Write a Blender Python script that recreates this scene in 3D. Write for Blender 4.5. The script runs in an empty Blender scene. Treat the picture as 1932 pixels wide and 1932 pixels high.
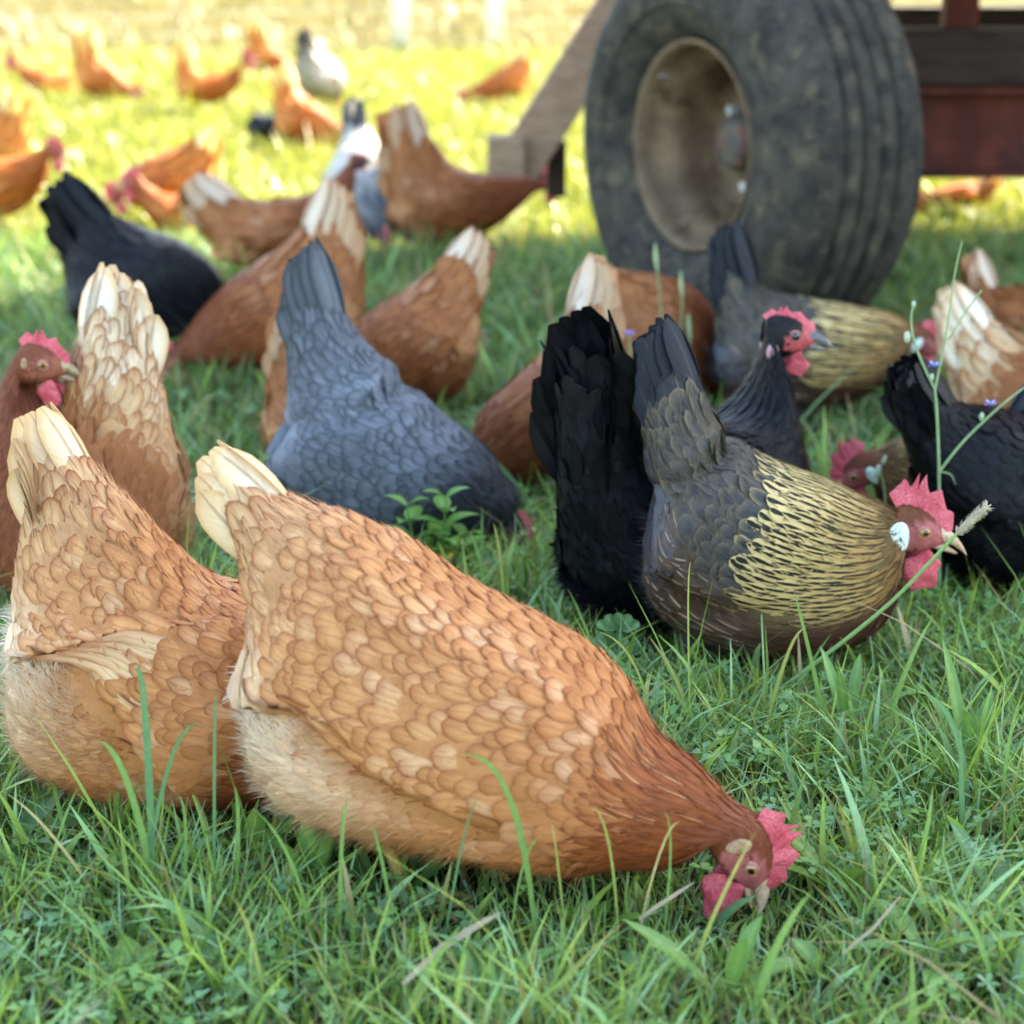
import bpy, math, random
import numpy as np
from mathutils import Vector

rng = np.random.default_rng(7)
random.seed(7)
SC = bpy.context.scene
COL = SC.collection
PI = math.pi

# ------------------------------------------------------------------ camera
CAM_H = 0.82
PITCH = math.radians(16.3)
FPX = 3864.0          # focal length in the 1932-pixel frame used for measuring the photograph
cam_data = bpy.data.cameras.new('camera')
cam = bpy.data.objects.new('camera', cam_data)
COL.objects.link(cam)
cam.location = (0, 0, CAM_H)
cam.rotation_euler = (PI / 2 - PITCH, 0, 0)
cam_data.sensor_width = 36.0
cam_data.lens = 72.0
cam_data.clip_start = 0.05
cam_data.clip_end = 500
cam_data.dof.use_dof = True
cam_data.dof.focus_distance = 1.95
cam_data.dof.aperture_fstop = 4.8
SC.camera = cam

# ------------------------------------------------------------------ sky, sun, exposure
SUN_EL = math.radians(37)
SUN_AZ = math.atan2(0.68, 0.73)          # from +Y towards +X : behind the hens, to the right
world = bpy.data.worlds.new('World')
SC.world = world
world.use_nodes = True
wn = world.node_tree
sky = wn.nodes.new('ShaderNodeTexSky')
sky.sky_type = 'NISHITA'
sky.sun_disc = False
sky.sun_elevation = SUN_EL
sky.sun_rotation = SUN_AZ
bg = wn.nodes['Background']
bg.inputs['Strength'].default_value = 0.15
wn.links.new(sky.outputs['Color'], bg.inputs['Color'])

sun_data = bpy.data.lights.new('sun', 'SUN')
sun_data.energy = 5.0
sun_data.angle = math.radians(0.53)
sun_data.color = (1.0, 0.93, 0.82)
sun = bpy.data.objects.new('sun', sun_data)
COL.objects.link(sun)
to_sun = Vector((math.sin(SUN_AZ) * math.cos(SUN_EL), math.cos(SUN_AZ) * math.cos(SUN_EL), math.sin(SUN_EL)))
sun.rotation_euler = to_sun.to_track_quat('Z', 'Y').to_euler()
sun.location = to_sun * 20

SC.view_settings.view_transform = 'Standard'
SC.view_settings.look = 'None'
SC.view_settings.gamma = 1.0
SC.view_settings.use_curve_mapping = False
SC.view_settings.exposure = 3.05
SC.view_settings.use_white_balance = True
SC.view_settings.white_balance_temperature = 7500
SC.view_settings.white_balance_tint = 6
SC.render.engine = 'CYCLES'
SC.cycles.max_bounces = 6
SC.cycles.diffuse_bounces = 3
SC.cycles.transmission_bounces = 4
SC.cycles.use_denoising = True

# ------------------------------------------------------------------ photograph pixel -> world
CAMP = np.array([0, 0, CAM_H])
FWD = np.array([0, math.cos(PITCH), -math.sin(PITCH)])
UPV = np.array([0, math.sin(PITCH), math.cos(PITCH)])


def ray(px, py):
    return FWD + (px - 966) / FPX * np.array([1., 0, 0]) - (py - 966) / FPX * UPV


def ground(px, py, z=0.0):
    d = ray(px, py)
    return CAMP + d * ((z - CAM_H) / d[2])


def at_depth(px, py, Y):
    d = ray(px, py)
    return CAMP + d * (Y / d[1])


# ------------------------------------------------------------------ mesh helpers
def new_mesh(name, verts, faces, k, mat, parent=None, attrs=None, smooth=True):
    """verts (n,3), faces (m,k) index arrays -> one linked mesh object"""
    me = bpy.data.meshes.new(name)
    verts = np.asarray(verts, dtype=np.float32)
    faces = np.asarray(faces, dtype=np.int32)
    me.vertices.add(len(verts))
    me.vertices.foreach_set('co', verts.ravel())
    me.loops.add(faces.size)
    me.loops.foreach_set('vertex_index', faces.ravel())
    me.polygons.add(len(faces))
    me.polygons.foreach_set('loop_start', np.arange(0, faces.size, k, dtype=np.int32))
    if smooth:
        me.polygons.foreach_set('use_smooth', np.ones(len(faces), dtype=bool))
    me.update(calc_edges=True)
    for an, arr in (attrs or {}).items():
        arr = np.asarray(arr, dtype=np.float32)
        if arr.shape[1] == 4:
            a = me.attributes.new(an, 'FLOAT_COLOR', 'POINT')
            a.data.foreach_set('color', arr.ravel())
        else:
            a = me.attributes.new(an, 'FLOAT_VECTOR', 'POINT')
            a.data.foreach_set('vector', arr.ravel())
    me.materials.append(mat)
    o = bpy.data.objects.new(name, me)
    COL.objects.link(o)
    if parent is not None:
        o.parent = parent
    return o


def tag(o, label=None, cat=None, group=None, kind=None):
    if label:
        o['label'] = label
    if cat:
        o['category'] = cat
    if group:
        o['group'] = group
    if kind:
        o['kind'] = kind
    return o


def empty(name, loc, rz=0.0):
    o = bpy.data.objects.new(name, None)
    COL.objects.link(o)
    o.location = loc
    o.rotation_euler = (0, 0, rz)
    o.empty_display_size = 0.05
    return o


class Poly:
    """collects quads/tris/ngons for small hard things"""

    def __init__(self):
        self.v, self.f = [], []

    def box(self, c, size, rz=0.0, ax=None, bev=0.0):
        """axis box, or box in the frame ax=(ex,ey,ez); chamfered edges when bev"""
        ex, ey, ez = ax if ax else ((math.cos(rz), math.sin(rz), 0), (-math.sin(rz), math.cos(rz), 0), (0, 0, 1))
        ex, ey, ez = Vector(ex), Vector(ey), Vector(ez)
        c = Vector(c)
        hx, hy, hz = size[0] / 2, size[1] / 2, size[2] / 2
        import bmesh
        bm = bmesh.new()
        bmesh.ops.create_cube(bm, size=1.0)
        for v in bm.verts:
            v.co = Vector((v.co.x * 2 * hx, v.co.y * 2 * hy, v.co.z * 2 * hz))
        if bev > 0:
            bmesh.ops.bevel(bm, geom=list(bm.edges), offset=bev, segments=1, affect='EDGES')
        b = len(self.v)
        bm.verts.index_update()
        for v in bm.verts:
            self.v.append(tuple(c + ex * v.co.x + ey * v.co.y + ez * v.co.z))
        for f in bm.faces:
            self.f.append([b + v.index for v in f.verts])
        bm.free()
        return self

    def tube(self, pts, radii, n=8, cap=True):
        pts = [Vector(p) for p in pts]
        b = len(self.v)
        for i, p in enumerate(pts):
            t = (pts[min(i + 1, len(pts) - 1)] - pts[max(i - 1, 0)]).normalized()
            a = Vector((0, 0, 1)) if abs(t.z) < 0.9 else Vector((1, 0, 0))
            u = t.cross(a).normalized()
            w = t.cross(u)
            r = radii[i] if hasattr(radii, '__len__') else radii
            for k in range(n):
                q = 2 * PI * k / n
                self.v.append(tuple(p + u * (r * math.cos(q)) + w * (r * math.sin(q))))
        for i in range(len(pts) - 1):
            for k in range(n):
                k2 = (k + 1) % n
                self.f.append([b + i * n + k, b + i * n + k2, b + (i + 1) * n + k2, b + (i + 1) * n + k])
        if cap:
            self.f.append([b + k for k in range(n)][::-1])
            self.f.append([b + (len(pts) - 1) * n + k for k in range(n)])
        return self

    def lathe(self, prof, n=64, o=(0, 0, 0), axis=(0, 1, 0), xa=(1, 0, 0), rfun=None):
        """prof: list of (axial, radius)"""
        o, ay, ax = Vector(o), Vector(axis), Vector(xa)
        az = ax.cross(ay)
        b = len(self.v)
        m = len(prof)
        for k in range(n):
            q = 2 * PI * k / n
            for j, (a, r) in enumerate(prof):
                if rfun:
                    r = r + rfun(q, a, r)
                self.v.append(tuple(o + ay * a + ax * (r * math.cos(q)) + az * (r * math.sin(q))))
        for k in range(n):
            k2 = (k + 1) % n
            for j in range(m - 1):
                self.f.append([b + k * m + j, b + k * m + j + 1, b + k2 * m + j + 1, b + k2 * m + j])
        return self

    def build(self, name, mat, parent=None, smooth=False):
        me = bpy.data.meshes.new(name)
        me.from_pydata(self.v, [], self.f)
        me.update()
        if smooth:
            me.polygons.foreach_set('use_smooth', [True] * len(me.polygons))
        me.materials.append(mat)
        o = bpy.data.objects.new(name, me)
        COL.objects.link(o)
        if parent is not None:
            o.parent = parent
        return o


# ------------------------------------------------------------------ materials
def mat_new(name):
    m = bpy.data.materials.new(name)
    m.use_nodes = True
    nt = m.node_tree
    return m, nt, nt.nodes['Principled BSDF'], nt.nodes['Material Output']


def N(nt, t, **kw):
    n = nt.nodes.new(t)
    for k, v in kw.items():
        setattr(n, k, v)
    return n


def math_n(nt, op, a, b=None, c=None, clamp=False):
    n = nt.nodes.new('ShaderNodeMath')
    n.operation = op
    n.use_clamp = clamp
    for i, x in enumerate((a, b, c)):
        if x is None:
            continue
        if isinstance(x, (int, float)):
            n.inputs[i].default_value = x
        else:
            nt.links.new(x, n.inputs[i])
    return n.outputs[0]


def smooth_n(nt, x, lo, hi, tolo=0.0, tohi=1.0):
    n = nt.nodes.new('ShaderNodeMapRange')
    n.interpolation_type = 'SMOOTHSTEP'
    for i, v in enumerate((x, lo, hi, tolo, tohi)):
        if isinstance(v, (int, float)):
            n.inputs[i].default_value = v
        else:
            nt.links.new(v, n.inputs[i])
    return n.outputs[0]


def mixrgb(nt, fac, a, b, mode='MIX'):
    n = nt.nodes.new('ShaderNodeMix')
    n.data_type = 'RGBA'
    n.blend_type = mode
    n.clamp_factor = True
    for sock, x in ((n.inputs[0], fac), (n.inputs[6], a), (n.inputs[7], b)):
        if isinstance(x, (int, float)):
            sock.default_value = x
        elif isinstance(x, tuple):
            sock.default_value = (*x[:3], 1)
        else:
            nt.links.new(x, sock)
    return n.outputs[2]


def attr(nt, name):
    n = nt.nodes.new('ShaderNodeAttribute')
    n.attribute_name = name
    return n


def noise_n(nt, scale, vec=None, detail=3, rough=0.55):
    n = nt.nodes.new('ShaderNodeTexNoise')
    n.inputs['Scale'].default_value = scale
    n.inputs['Detail'].default_value = detail
    n.inputs['Roughness'].default_value = rough
    if vec is not None:
        nt.links.new(vec, n.inputs['Vector'])
    return n


def translucent(nt, pb, out, color, w):
    tr = nt.nodes.new('ShaderNodeBsdfTranslucent')
    nt.links.new(color, tr.inputs['Color'])
    mx = nt.nodes.new('ShaderNodeMixShader')
    mx.inputs[0].default_value = w
    nt.links.new(pb.outputs[0], mx.inputs[1])
    nt.links.new(tr.outputs[0], mx.inputs[2])
    nt.links.new(mx.outputs[0], out.inputs['Surface'])


def feather_material(name, rough=0.6, spec=0.25, trans=0.22, var=0.28):
    m, nt, pb, out = mat_new(name)
    fuv = attr(nt, 'fuv')           # u (-1..1), v (0..1), random
    fp = attr(nt, 'fp')             # lacing width, shaft strength, edge softness
    ca, cb, cs = attr(nt, 'ca'), attr(nt, 'cb'), attr(nt, 'cs')
    s1 = N(nt, 'ShaderNodeSeparateXYZ')
    nt.links.new(fuv.outputs['Vector'], s1.inputs[0])
    s2 = N(nt, 'ShaderNodeSeparateXYZ')
    nt.links.new(fp.outputs['Vector'], s2.inputs[0])
    u, v, r = s1.outputs
    lace, shaft, soft = s2.outputs
    au = math_n(nt, 'ABSOLUTE', u)
    # barb noise : streaks that run out from the shaft towards the edge
    cmb = N(nt, 'ShaderNodeCombineXYZ')
    nt.links.new(math_n(nt, 'MULTIPLY_ADD', au, 1.3, math_n(nt, 'MULTIPLY', r, 61.0)), cmb.inputs[0])
    nt.links.new(math_n(nt, 'MULTIPLY', math_n(nt, 'SUBTRACT', v, math_n(nt, 'MULTIPLY', au, 0.35)), 26.0), cmb.inputs[1])
    nt.links.new(math_n(nt, 'MULTIPLY', r, 37.0), cmb.inputs[2])
    ns = noise_n(nt, 1.0, cmb.outputs[0], 2, 0.6)
    nf = ns.outputs['Fac']
    vt = math_n(nt, 'MAXIMUM', math_n(nt, 'DIVIDE', math_n(nt, 'SUBTRACT', v, 0.4), 0.6), 0.0)
    stripe = smooth_n(nt, soft, 0.40, 0.28)     # hackle feathers: a dark streak along the shaft, widening towards the tip
    vt = math_n(nt, 'MULTIPLY', vt, math_n(nt, 'SUBTRACT', 1.0, math_n(nt, 'MULTIPLY', stripe, .55)))
    au0 = au
    au = math_n(nt, 'ADD', au, math_n(nt, 'MULTIPLY', stripe, math_n(nt, 'MULTIPLY', math_n(nt, 'SUBTRACT', 1.0, v), .55)))
    p4 = math_n(nt, 'ADD', math_n(nt, 'POWER', au, 4.0), math_n(nt, 'POWER', vt, 4.0))
    mm = math_n(nt, 'POWER', p4, 0.25)
    mm = math_n(nt, 'ADD', mm, math_n(nt, 'MULTIPLY', math_n(nt, 'SUBTRACT', nf, 0.5), math_n(nt, 'MULTIPLY_ADD', stripe, -.34, .42)))
    lo = math_n(nt, 'SUBTRACT', 1.0, lace)
    hi = math_n(nt, 'ADD', lo, math_n(nt, 'MULTIPLY', lace, soft))
    msk = smooth_n(nt, mm, lo, math_n(nt, 'ADD', hi, 0.02))
    grad = math_n(nt, 'MULTIPLY', smooth_n(nt, mm, 0.28, 1.0), math_n(nt, 'MULTIPLY', math_n(nt, 'SUBTRACT', 1.0, stripe), 0.56))
    msk = math_n(nt, 'MAXIMUM', math_n(nt, 'MULTIPLY', msk, math_n(nt, 'MULTIPLY_ADD', stripe, 0.12, 0.88)), grad)
    has = math_n(nt, 'GREATER_THAN', lace, 0.01)
    msk = math_n(nt, 'MULTIPLY', msk, has)
    c = mixrgb(nt, msk, ca.outputs['Color'], cb.outputs['Color'])
    sm = math_n(nt, 'MULTIPLY', smooth_n(nt, au0, 0.14, 0.03), shaft)
    c = mixrgb(nt, sm, c, cs.outputs['Color'])
    val = math_n(nt, 'MULTIPLY_ADD', nf, 2 * var, 1 - var)
    hsv = N(nt, 'ShaderNodeHueSaturation')
    nt.links.new(val, hsv.inputs['Value'])
    nt.links.new(c, hsv.inputs['Color'])
    nt.links.new(hsv.outputs[0], pb.inputs['Base Color'])
    pb.inputs['Roughness'].default_value = rough
    pb.inputs['Specular IOR Level'].default_value = spec
    bmp = N(nt, 'ShaderNodeBump')
    bmp.inputs['Strength'].default_value = 0.35
    bmp.inputs['Distance'].default_value = 0.002
    nt.links.new(nf, bmp.inputs['Height'])
    nt.links.new(bmp.outputs[0], pb.inputs['Normal'])
    if trans > 0:
        translucent(nt, pb, out, hsv.outputs[0], trans)
    return m


M_FEATHER = feather_material('feathers')
M_DARK = feather_material('glossy_dark_feathers', rough=0.46, spec=0.15, trans=0.0, var=0.45)


def skin_material(name, col, col2, rough=0.5, scale=900, trans=0.12):
    m, nt, pb, out = mat_new(name)
    tc = N(nt, 'ShaderNodeTexCoord')
    n1 = noise_n(nt, scale, tc.outputs['Object'], 3)
    n2 = noise_n(nt, scale * 0.12, tc.outputs['Object'], 2)
    c = mixrgb(nt, smooth_n(nt, n2.outputs['Fac'], 0.3, 0.7), col, col2)
    c = mixrgb(nt, math_n(nt, 'MULTIPLY', smooth_n(nt, n1.outputs['Fac'], 0.55, 0.35), .55), c, tuple(x * .45 for x in col))
    nt.links.new(c, pb.inputs['Base Color'])
    pb.inputs['Roughness'].default_value = rough
    bmp = N(nt, 'ShaderNodeBump')
    bmp.inputs['Strength'].default_value = 1.0
    bmp.inputs['Distance'].default_value = 0.0025
    nt.links.new(n1.outputs['Fac'], bmp.inputs['Height'])
    nt.links.new(bmp.outputs[0], pb.inputs['Normal'])
    if trans:
        translucent(nt, pb, out, c, trans)
    return m


M_COMB = skin_material('comb_skin', (0.58, 0.06, 0.085), (0.76, 0.14, 0.17), 0.45, 420)
M_LOBE_WHITE = skin_material('white_ear_lobe_skin', (0.62, 0.78, 0.70), (0.78, 0.86, 0.80), 0.55, 500, 0)
M_LOBE_PALE = skin_material('ear_tuft', (0.34, 0.17, 0.08), (0.55, 0.36, 0.22), 0.7, 600, 0)
M_LOBE_PINK = skin_material('pink_ear_lobe_skin', (0.50, 0.22, 0.28), (0.6, 0.33, 0.36), 0.55, 500, 0)
M_LID = skin_material('eyelid_skin', (.42, .14, .12), (.55, .24, .2), .5, 800, 0)
M_BEAK_PALE = skin_material('pale_beak_horn', (0.60, 0.42, 0.28), (0.45, 0.27, 0.15), 0.35, 300, 0)
M_BEAK_DARK = skin_material('dark_beak_horn', (0.06, 0.06, 0.075), (0.20, 0.19, 0.19), 0.3, 300, 0)
M_BEAK_BROWN = skin_material('brown_beak_horn', (0.22, 0.15, 0.09), (0.50, 0.38, 0.16), 0.35, 120, 0)
M_LEG = skin_material('leg_scales', (0.55, 0.38, 0.10), (0.42, 0.28, 0.10), 0.5, 500, 0)
M_LEG_DARK = skin_material('dark_leg_scales', (0.06, 0.065, 0.075), (0.10, 0.10, 0.10), 0.5, 500, 0)

m, nt, pb, out = mat_new('eye')
nt.links.new(attr(nt, 'ca').outputs['Color'], pb.inputs['Base Color'])
pb.inputs['Roughness'].default_value = 0.06
pb.inputs['Specular IOR Level'].default_value = 0.7
M_EYE = m


def leaf_material(name, rough=0.5, trans=0.35, spec=0.35):
    m, nt, pb, out = mat_new(name)
    ca = attr(nt, 'ca')
    tc = N(nt, 'ShaderNodeTexCoord')
    n1 = noise_n(nt, 160, tc.outputs['Object'], 2)
    hsv = N(nt, 'ShaderNodeHueSaturation')
    nt.links.new(ca.outputs['Color'], hsv.inputs['Color'])
    nt.links.new(math_n(nt, 'MULTIPLY_ADD', n1.outputs['Fac'], 0.5, 0.75), hsv.inputs['Value'])
    nt.links.new(hsv.outputs[0], pb.inputs['Base Color'])
    pb.inputs['Roughness'].default_value = rough
    pb.inputs['Specular IOR Level'].default_value = spec
    translucent(nt, pb, out, hsv.outputs[0], trans)
    return m


M_GRASS = leaf_material('grass_blades', 0.42, 0.30, 0.42)
M_LEAF = leaf_material('broad_leaves', 0.42, 0.28, 0.4)
M_STEM = leaf_material('stems', 0.6, 0.1, 0.2)

# ground : soil and thatch near, drying pasture beyond the fence
m, nt, pb, out = mat_new('pasture_ground')
geo = N(nt, 'ShaderNodeNewGeometry')
sx = N(nt, 'ShaderNodeSeparateXYZ')
nt.links.new(geo.outputs['Position'], sx.inputs[0])
n1 = noise_n(nt, 55, geo.outputs['Position'], 5, 0.65)
n2 = noise_n(nt, 3.0, geo.outputs['Position'], 4, 0.6)
n3 = noise_n(nt, 0.7, geo.outputs['Position'], 3, 0.6)
soil = mixrgb(nt, smooth_n(nt, n1.outputs['Fac'], 0.35, 0.65), (0.018, 0.022, 0.010), (0.055, 0.060, 0.022))
green = mixrgb(nt, smooth_n(nt, n1.outputs['Fac'], 0.3, 0.7), (0.08, 0.10, 0.018), (0.17, 0.20, 0.035))
dry = mixrgb(nt, smooth_n(nt, n2.outputs['Fac'], 0.3, 0.7), (0.14, 0.105, 0.042), (0.20, 0.155, 0.068))
g1 = mixrgb(nt, smooth_n(nt, sx.outputs[1], 3.0, 6.0), soil, green)
yy = math_n(nt, 'ADD', sx.outputs[1], math_n(nt, 'MULTIPLY', math_n(nt, 'SUBTRACT', n3.outputs['Fac'], 0.5), 5.0))
g2 = mixrgb(nt, smooth_n(nt, yy, 11.5, 16.0), g1, dry)
nt.links.new(g2, pb.inputs['Base Color'])
pb.inputs['Roughness'].default_value = 0.95
pb.inputs['Specular IOR Level'].default_value = 0.1
bmp = N(nt, 'ShaderNodeBump')
bmp.inputs['Distance'].default_value = 0.03
nt.links.new(n1.outputs['Fac'], bmp.inputs['Height'])
nt.links.new(bmp.outputs[0], pb.inputs['Normal'])
M_GROUND = m


def simple_mat(name, c1, c2, scale=20, rough=0.7, stretch=(1, 1, 1), c3=None, lo=0.35, hi=0.65, metal=0.0, bump=0.3, s3=3.0, spec=.18):
    m, nt, pb, out = mat_new(name)
    tc = N(nt, 'ShaderNodeTexCoord')
    mp = N(nt, 'ShaderNodeMapping')
    mp.inputs['Scale'].default_value = stretch
    nt.links.new(tc.outputs['Object'], mp.inputs['Vector'])
    n1 = noise_n(nt, scale, mp.outputs[0], 5, 0.62)
    c = mixrgb(nt, smooth_n(nt, n1.outputs['Fac'], lo, hi), c1, c2)
    if c3:
        n2 = noise_n(nt, s3, tc.outputs['Object'], 5, 0.7)
        c = mixrgb(nt, smooth_n(nt, n2.outputs['Fac'], 0.5, 0.68), c, c3)
    nt.links.new(c, pb.inputs['Base Color'])
    pb.inputs['Roughness'].default_value = rough
    pb.inputs['Metallic'].default_value = metal
    pb.inputs['Specular IOR Level'].default_value = spec
    bmp = N(nt, 'ShaderNodeBump')
    bmp.inputs['Strength'].default_value = bump
    bmp.inputs['Distance'].default_value = 0.006
    nt.links.new(n1.outputs['Fac'], bmp.inputs['Height'])
    nt.links.new(bmp.outputs[0], pb.inputs['Normal'])
    return m


M_TYRE = simple_mat('weathered_tyre_rubber', (0.018, 0.0165, 0.0145), (0.052, 0.046, 0.037), 22, 0.88, c3=(0.085, 0.068, 0.046), s3=19.0, lo=.3, hi=.72)
M_RIM = simple_mat('dusty_rim_paint', (0.085, 0.055, 0.034), (0.165, 0.115, 0.068), 10, 0.65, c3=(0.06, 0.03, 0.018), s3=9)
M_HUB = simple_mat('grey_hub_iron', (0.05, 0.045, 0.042), (0.09, 0.075, 0.06), 20, 0.6, c3=(0.20, 0.05, 0.03), s3=12)
M_NUT = simple_mat('worn_steel', (0.45, 0.47, 0.50), (0.6, 0.6, 0.62), 60, 0.35, metal=0.6)
M_RED = simple_mat('rusty_red_paint', (0.060, 0.013, 0.008), (0.105, 0.024, 0.015), 9, 0.75, c3=(0.024, 0.012, 0.010), s3=6)
M_DARKWOOD = simple_mat('dark_weathered_timber', (0.020, 0.013, 0.010), (0.045, 0.028, 0.020), 8, 0.8, (1, 12, 12), c3=(0.07, 0.022, 0.016))
M_WOOD = simple_mat('bare_timber', (0.19, 0.115, 0.075), (0.28, 0.18, 0.125), 10, 0.8, (2, 14, 14))
M_COOP = simple_mat('coop_board_paint', (0.30, 0.10, 0.07), (0.38, 0.14, 0.10), 5, 0.8, (1, 1, 8))
M_ROOF = simple_mat('corrugated_roof_steel', (0.35, 0.35, 0.35), (0.5, 0.5, 0.5), 5, 0.5, metal=0.7)
M_POST = simple_mat('white_post_plastic', (0.75, 0.74, 0.70), (0.82, 0.82, 0.80), 10, 0.6)
M_WIRE = simple_mat('white_netting_cord', (0.5, 0.46, 0.36), (0.6, 0.56, 0.45), 30, 0.7)

# ------------------------------------------------------------------ ground
gx = np.concatenate([np.linspace(-150, -3, 12), np.linspace(-2.6, 2.6, 53), np.linspace(3, 150, 12)])
gy = np.concatenate([np.linspace(-60, 0.6, 8), np.linspace(0.8, 8, 73), np.linspace(9, 20, 12), np.linspace(25, 300, 10)])


def gz(x, y):
    """gentle lumps, flat far away"""
    x, y = np.asarray(x, float), np.asarray(y, float)
    z = 0.006 * np.sin(5.1 * x + 1.3) * np.sin(4.3 * y + 0.4) + 0.004 * np.sin(11 * x + 2.0 * y) * np.sin(9.0 * y - 3 * x)
    return z - 0.006


GX, GY = np.meshgrid(gx, gy, indexing='ij')
gv = np.stack([GX, GY, gz(GX, GY)], -1).reshape(-1, 3)
ni, nj = len(gx), len(gy)
I, J = np.meshgrid(np.arange(ni - 1), np.arange(nj - 1), indexing='ij')
gf = np.stack([I * nj + J, (I + 1) * nj + J, (I + 1) * nj + J + 1, I * nj + J + 1], -1).reshape(-1, 4)
tag(new_mesh('ground', gv, gf, 4, M_GROUND), kind='structure')

# ------------------------------------------------------------------ hen builder
UNIT = np.array


def norm(a):
    return a / np.maximum(np.linalg.norm(a, axis=-1, keepdims=True), 1e-9)


class Loft:
    """cubic B-spline loft through stations: centre C, half-height vector U, half-width vector R"""

    def __init__(self, C, U, R):
        self.n = len(C)
        st = np.concatenate([C, U, R], axis=1)
        # ends duplicated (with reflection) so that the curve starts at station 0 and ends at the last one
        self.P = np.concatenate([[2 * st[0] - st[1]], st, [2 * st[-1] - st[-2]]])
        self.wing = None

    def curve(self, t):
        t = np.clip(np.asarray(t, float), 0, self.n - 1 - 1e-6)
        i = t.astype(int)
        f = (t - i)[..., None]
        P = self.P
        b0 = (1 - f) ** 3 / 6
        b1 = (3 * f ** 3 - 6 * f ** 2 + 4) / 6
        b2 = (-3 * f ** 3 + 3 * f ** 2 + 3 * f + 1) / 6
        b3 = f ** 3 / 6
        j = i + 1
        lo, hi = np.maximum(j - 1, 0), np.minimum(j + 2, self.n + 1)
        return b0 * P[lo] + b1 * P[j] + b2 * P[np.minimum(j + 1, self.n + 1)] + b3 * P[hi]

    def raw(self, t, phi):
        tc = np.clip(t, 0, self.n - 1)
        st = self.curve(tc)
        C, U, R = st[..., 0:3], st[..., 3:6], st[..., 6:9]
        c, s = np.cos(phi)[..., None], np.sin(phi)[..., None]
        w = 1 - 0.13 * s
        p = C + R * (np.sign(c) * np.abs(c) ** 0.92) * w + U * s
        return p

    def S(self, t, phi):
        t = np.asarray(t, float)
        phi = np.asarray(phi, float)
        p = self.raw(t, phi)
        if self.wing:
            p = p + self.wing_bump(t, phi)[..., None] * self.outward(t, phi)
        under = np.minimum(t, 0)
        if np.any(under < 0):
            e = 0.15
            d = (self.raw(np.zeros_like(t) + e, phi) - self.raw(np.zeros_like(t), phi)) / e
            p = p + under[..., None] * d
        return p

    def outward(self, t, phi):
        st = self.curve(np.clip(t, 0, self.n - 1))
        U, R = st[..., 3:6], st[..., 6:9]
        c, s = np.cos(phi)[..., None], np.sin(phi)[..., None]
        return norm(norm(R) * c + norm(U) * s)

    def low(self, t):
        w = self.wing['low']
        return np.radians(np.interp(t, [q[0] for q in w], [q[1] for q in w]))

    def up(self, t):
        w = self.wing['up']
        return np.radians(np.interp(t, [q[0] for q in w], [q[1] for q in w]))

    def wing_coords(self, t, phi):
        """a: 0 at the wing tip .. 1 at the shoulder, b: 0 at lower edge .. 1 at the upper edge"""
        t0, t1 = self.wing['t']
        el = np.arcsin(np.clip(np.sin(phi), -1, 1))
        lo = self.low(t)
        return (t - t0) / (t1 - t0), (el - lo) / np.maximum(self.up(t) - lo, 0.1)

    def wing_bump(self, t, phi):
        """the folded wing and rump stand out over the thigh: a step along the wing's lower edge, a groove under it"""
        W = self.wing

        def ss(x, lo, hi):
            y = np.clip((x - lo) / (hi - lo), 0, 1)
            return y * y * (3 - 2 * y)
        el = np.arcsin(np.clip(np.sin(phi), -1, 1))
        lo = self.low(t)
        ts = W['low'][0][0], W['low'][-1][0]
        along = ss(t, ts[0] - .1, ts[0] + .7) * (1 - ss(t, ts[1] - 1.6, ts[1] + .2))
        top = 1 - ss(el, math.radians(38), math.radians(80))
        if W.get('hard_top'):
            top = top * (1 - .75 * ss((el - self.up(t)), -.03, .16))
        d = W['amp'] * ss(el - lo, -.05, .20) * top * along
        d = d - .45 * W['amp'] * np.exp(-((el - lo + .10) / .13) ** 2) * along
        for tc, ec, amp, st, se in W['bumps']:
            d = d + amp * np.exp(-((t - tc) / st) ** 2 - ((el - math.radians(ec)) / math.radians(se)) ** 2)
        for tc, sl, amp, w in W['creases']:
            x = (t - tc - sl * np.sin(phi)) / w
            d = d - amp * np.exp(-x * x) + .5 * amp * np.exp(-(x - 1.8) ** 2) + .5 * amp * np.exp(-(x + 1.8) ** 2)
        return d

    def in_wing(self, t, phi):
        if not self.wing:
            return np.zeros(np.shape(t), bool)
        a, b = self.wing_coords(t, phi)
        return (a > 0.0) & (a < 1.0) & (b > 0.02) & (b < 0.88)

    def frame(self, t, phi):
        e = 0.02
        p = self.S(t, phi)
        dt = (self.S(t + e, phi) - self.S(t - e, phi)) / (2 * e)
        dp = (self.S(t, phi + e) - self.S(t, phi - e)) / (2 * e)
        n = norm(np.cross(dp, dt))
        st = self.curve(np.clip(t, 0, self.n - 1))
        sgn = np.sign(np.sum(n * self.outward(t, phi), -1, keepdims=True))
        sgn[sgn == 0] = 1
        return p, dt, dp, n * sgn


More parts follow.
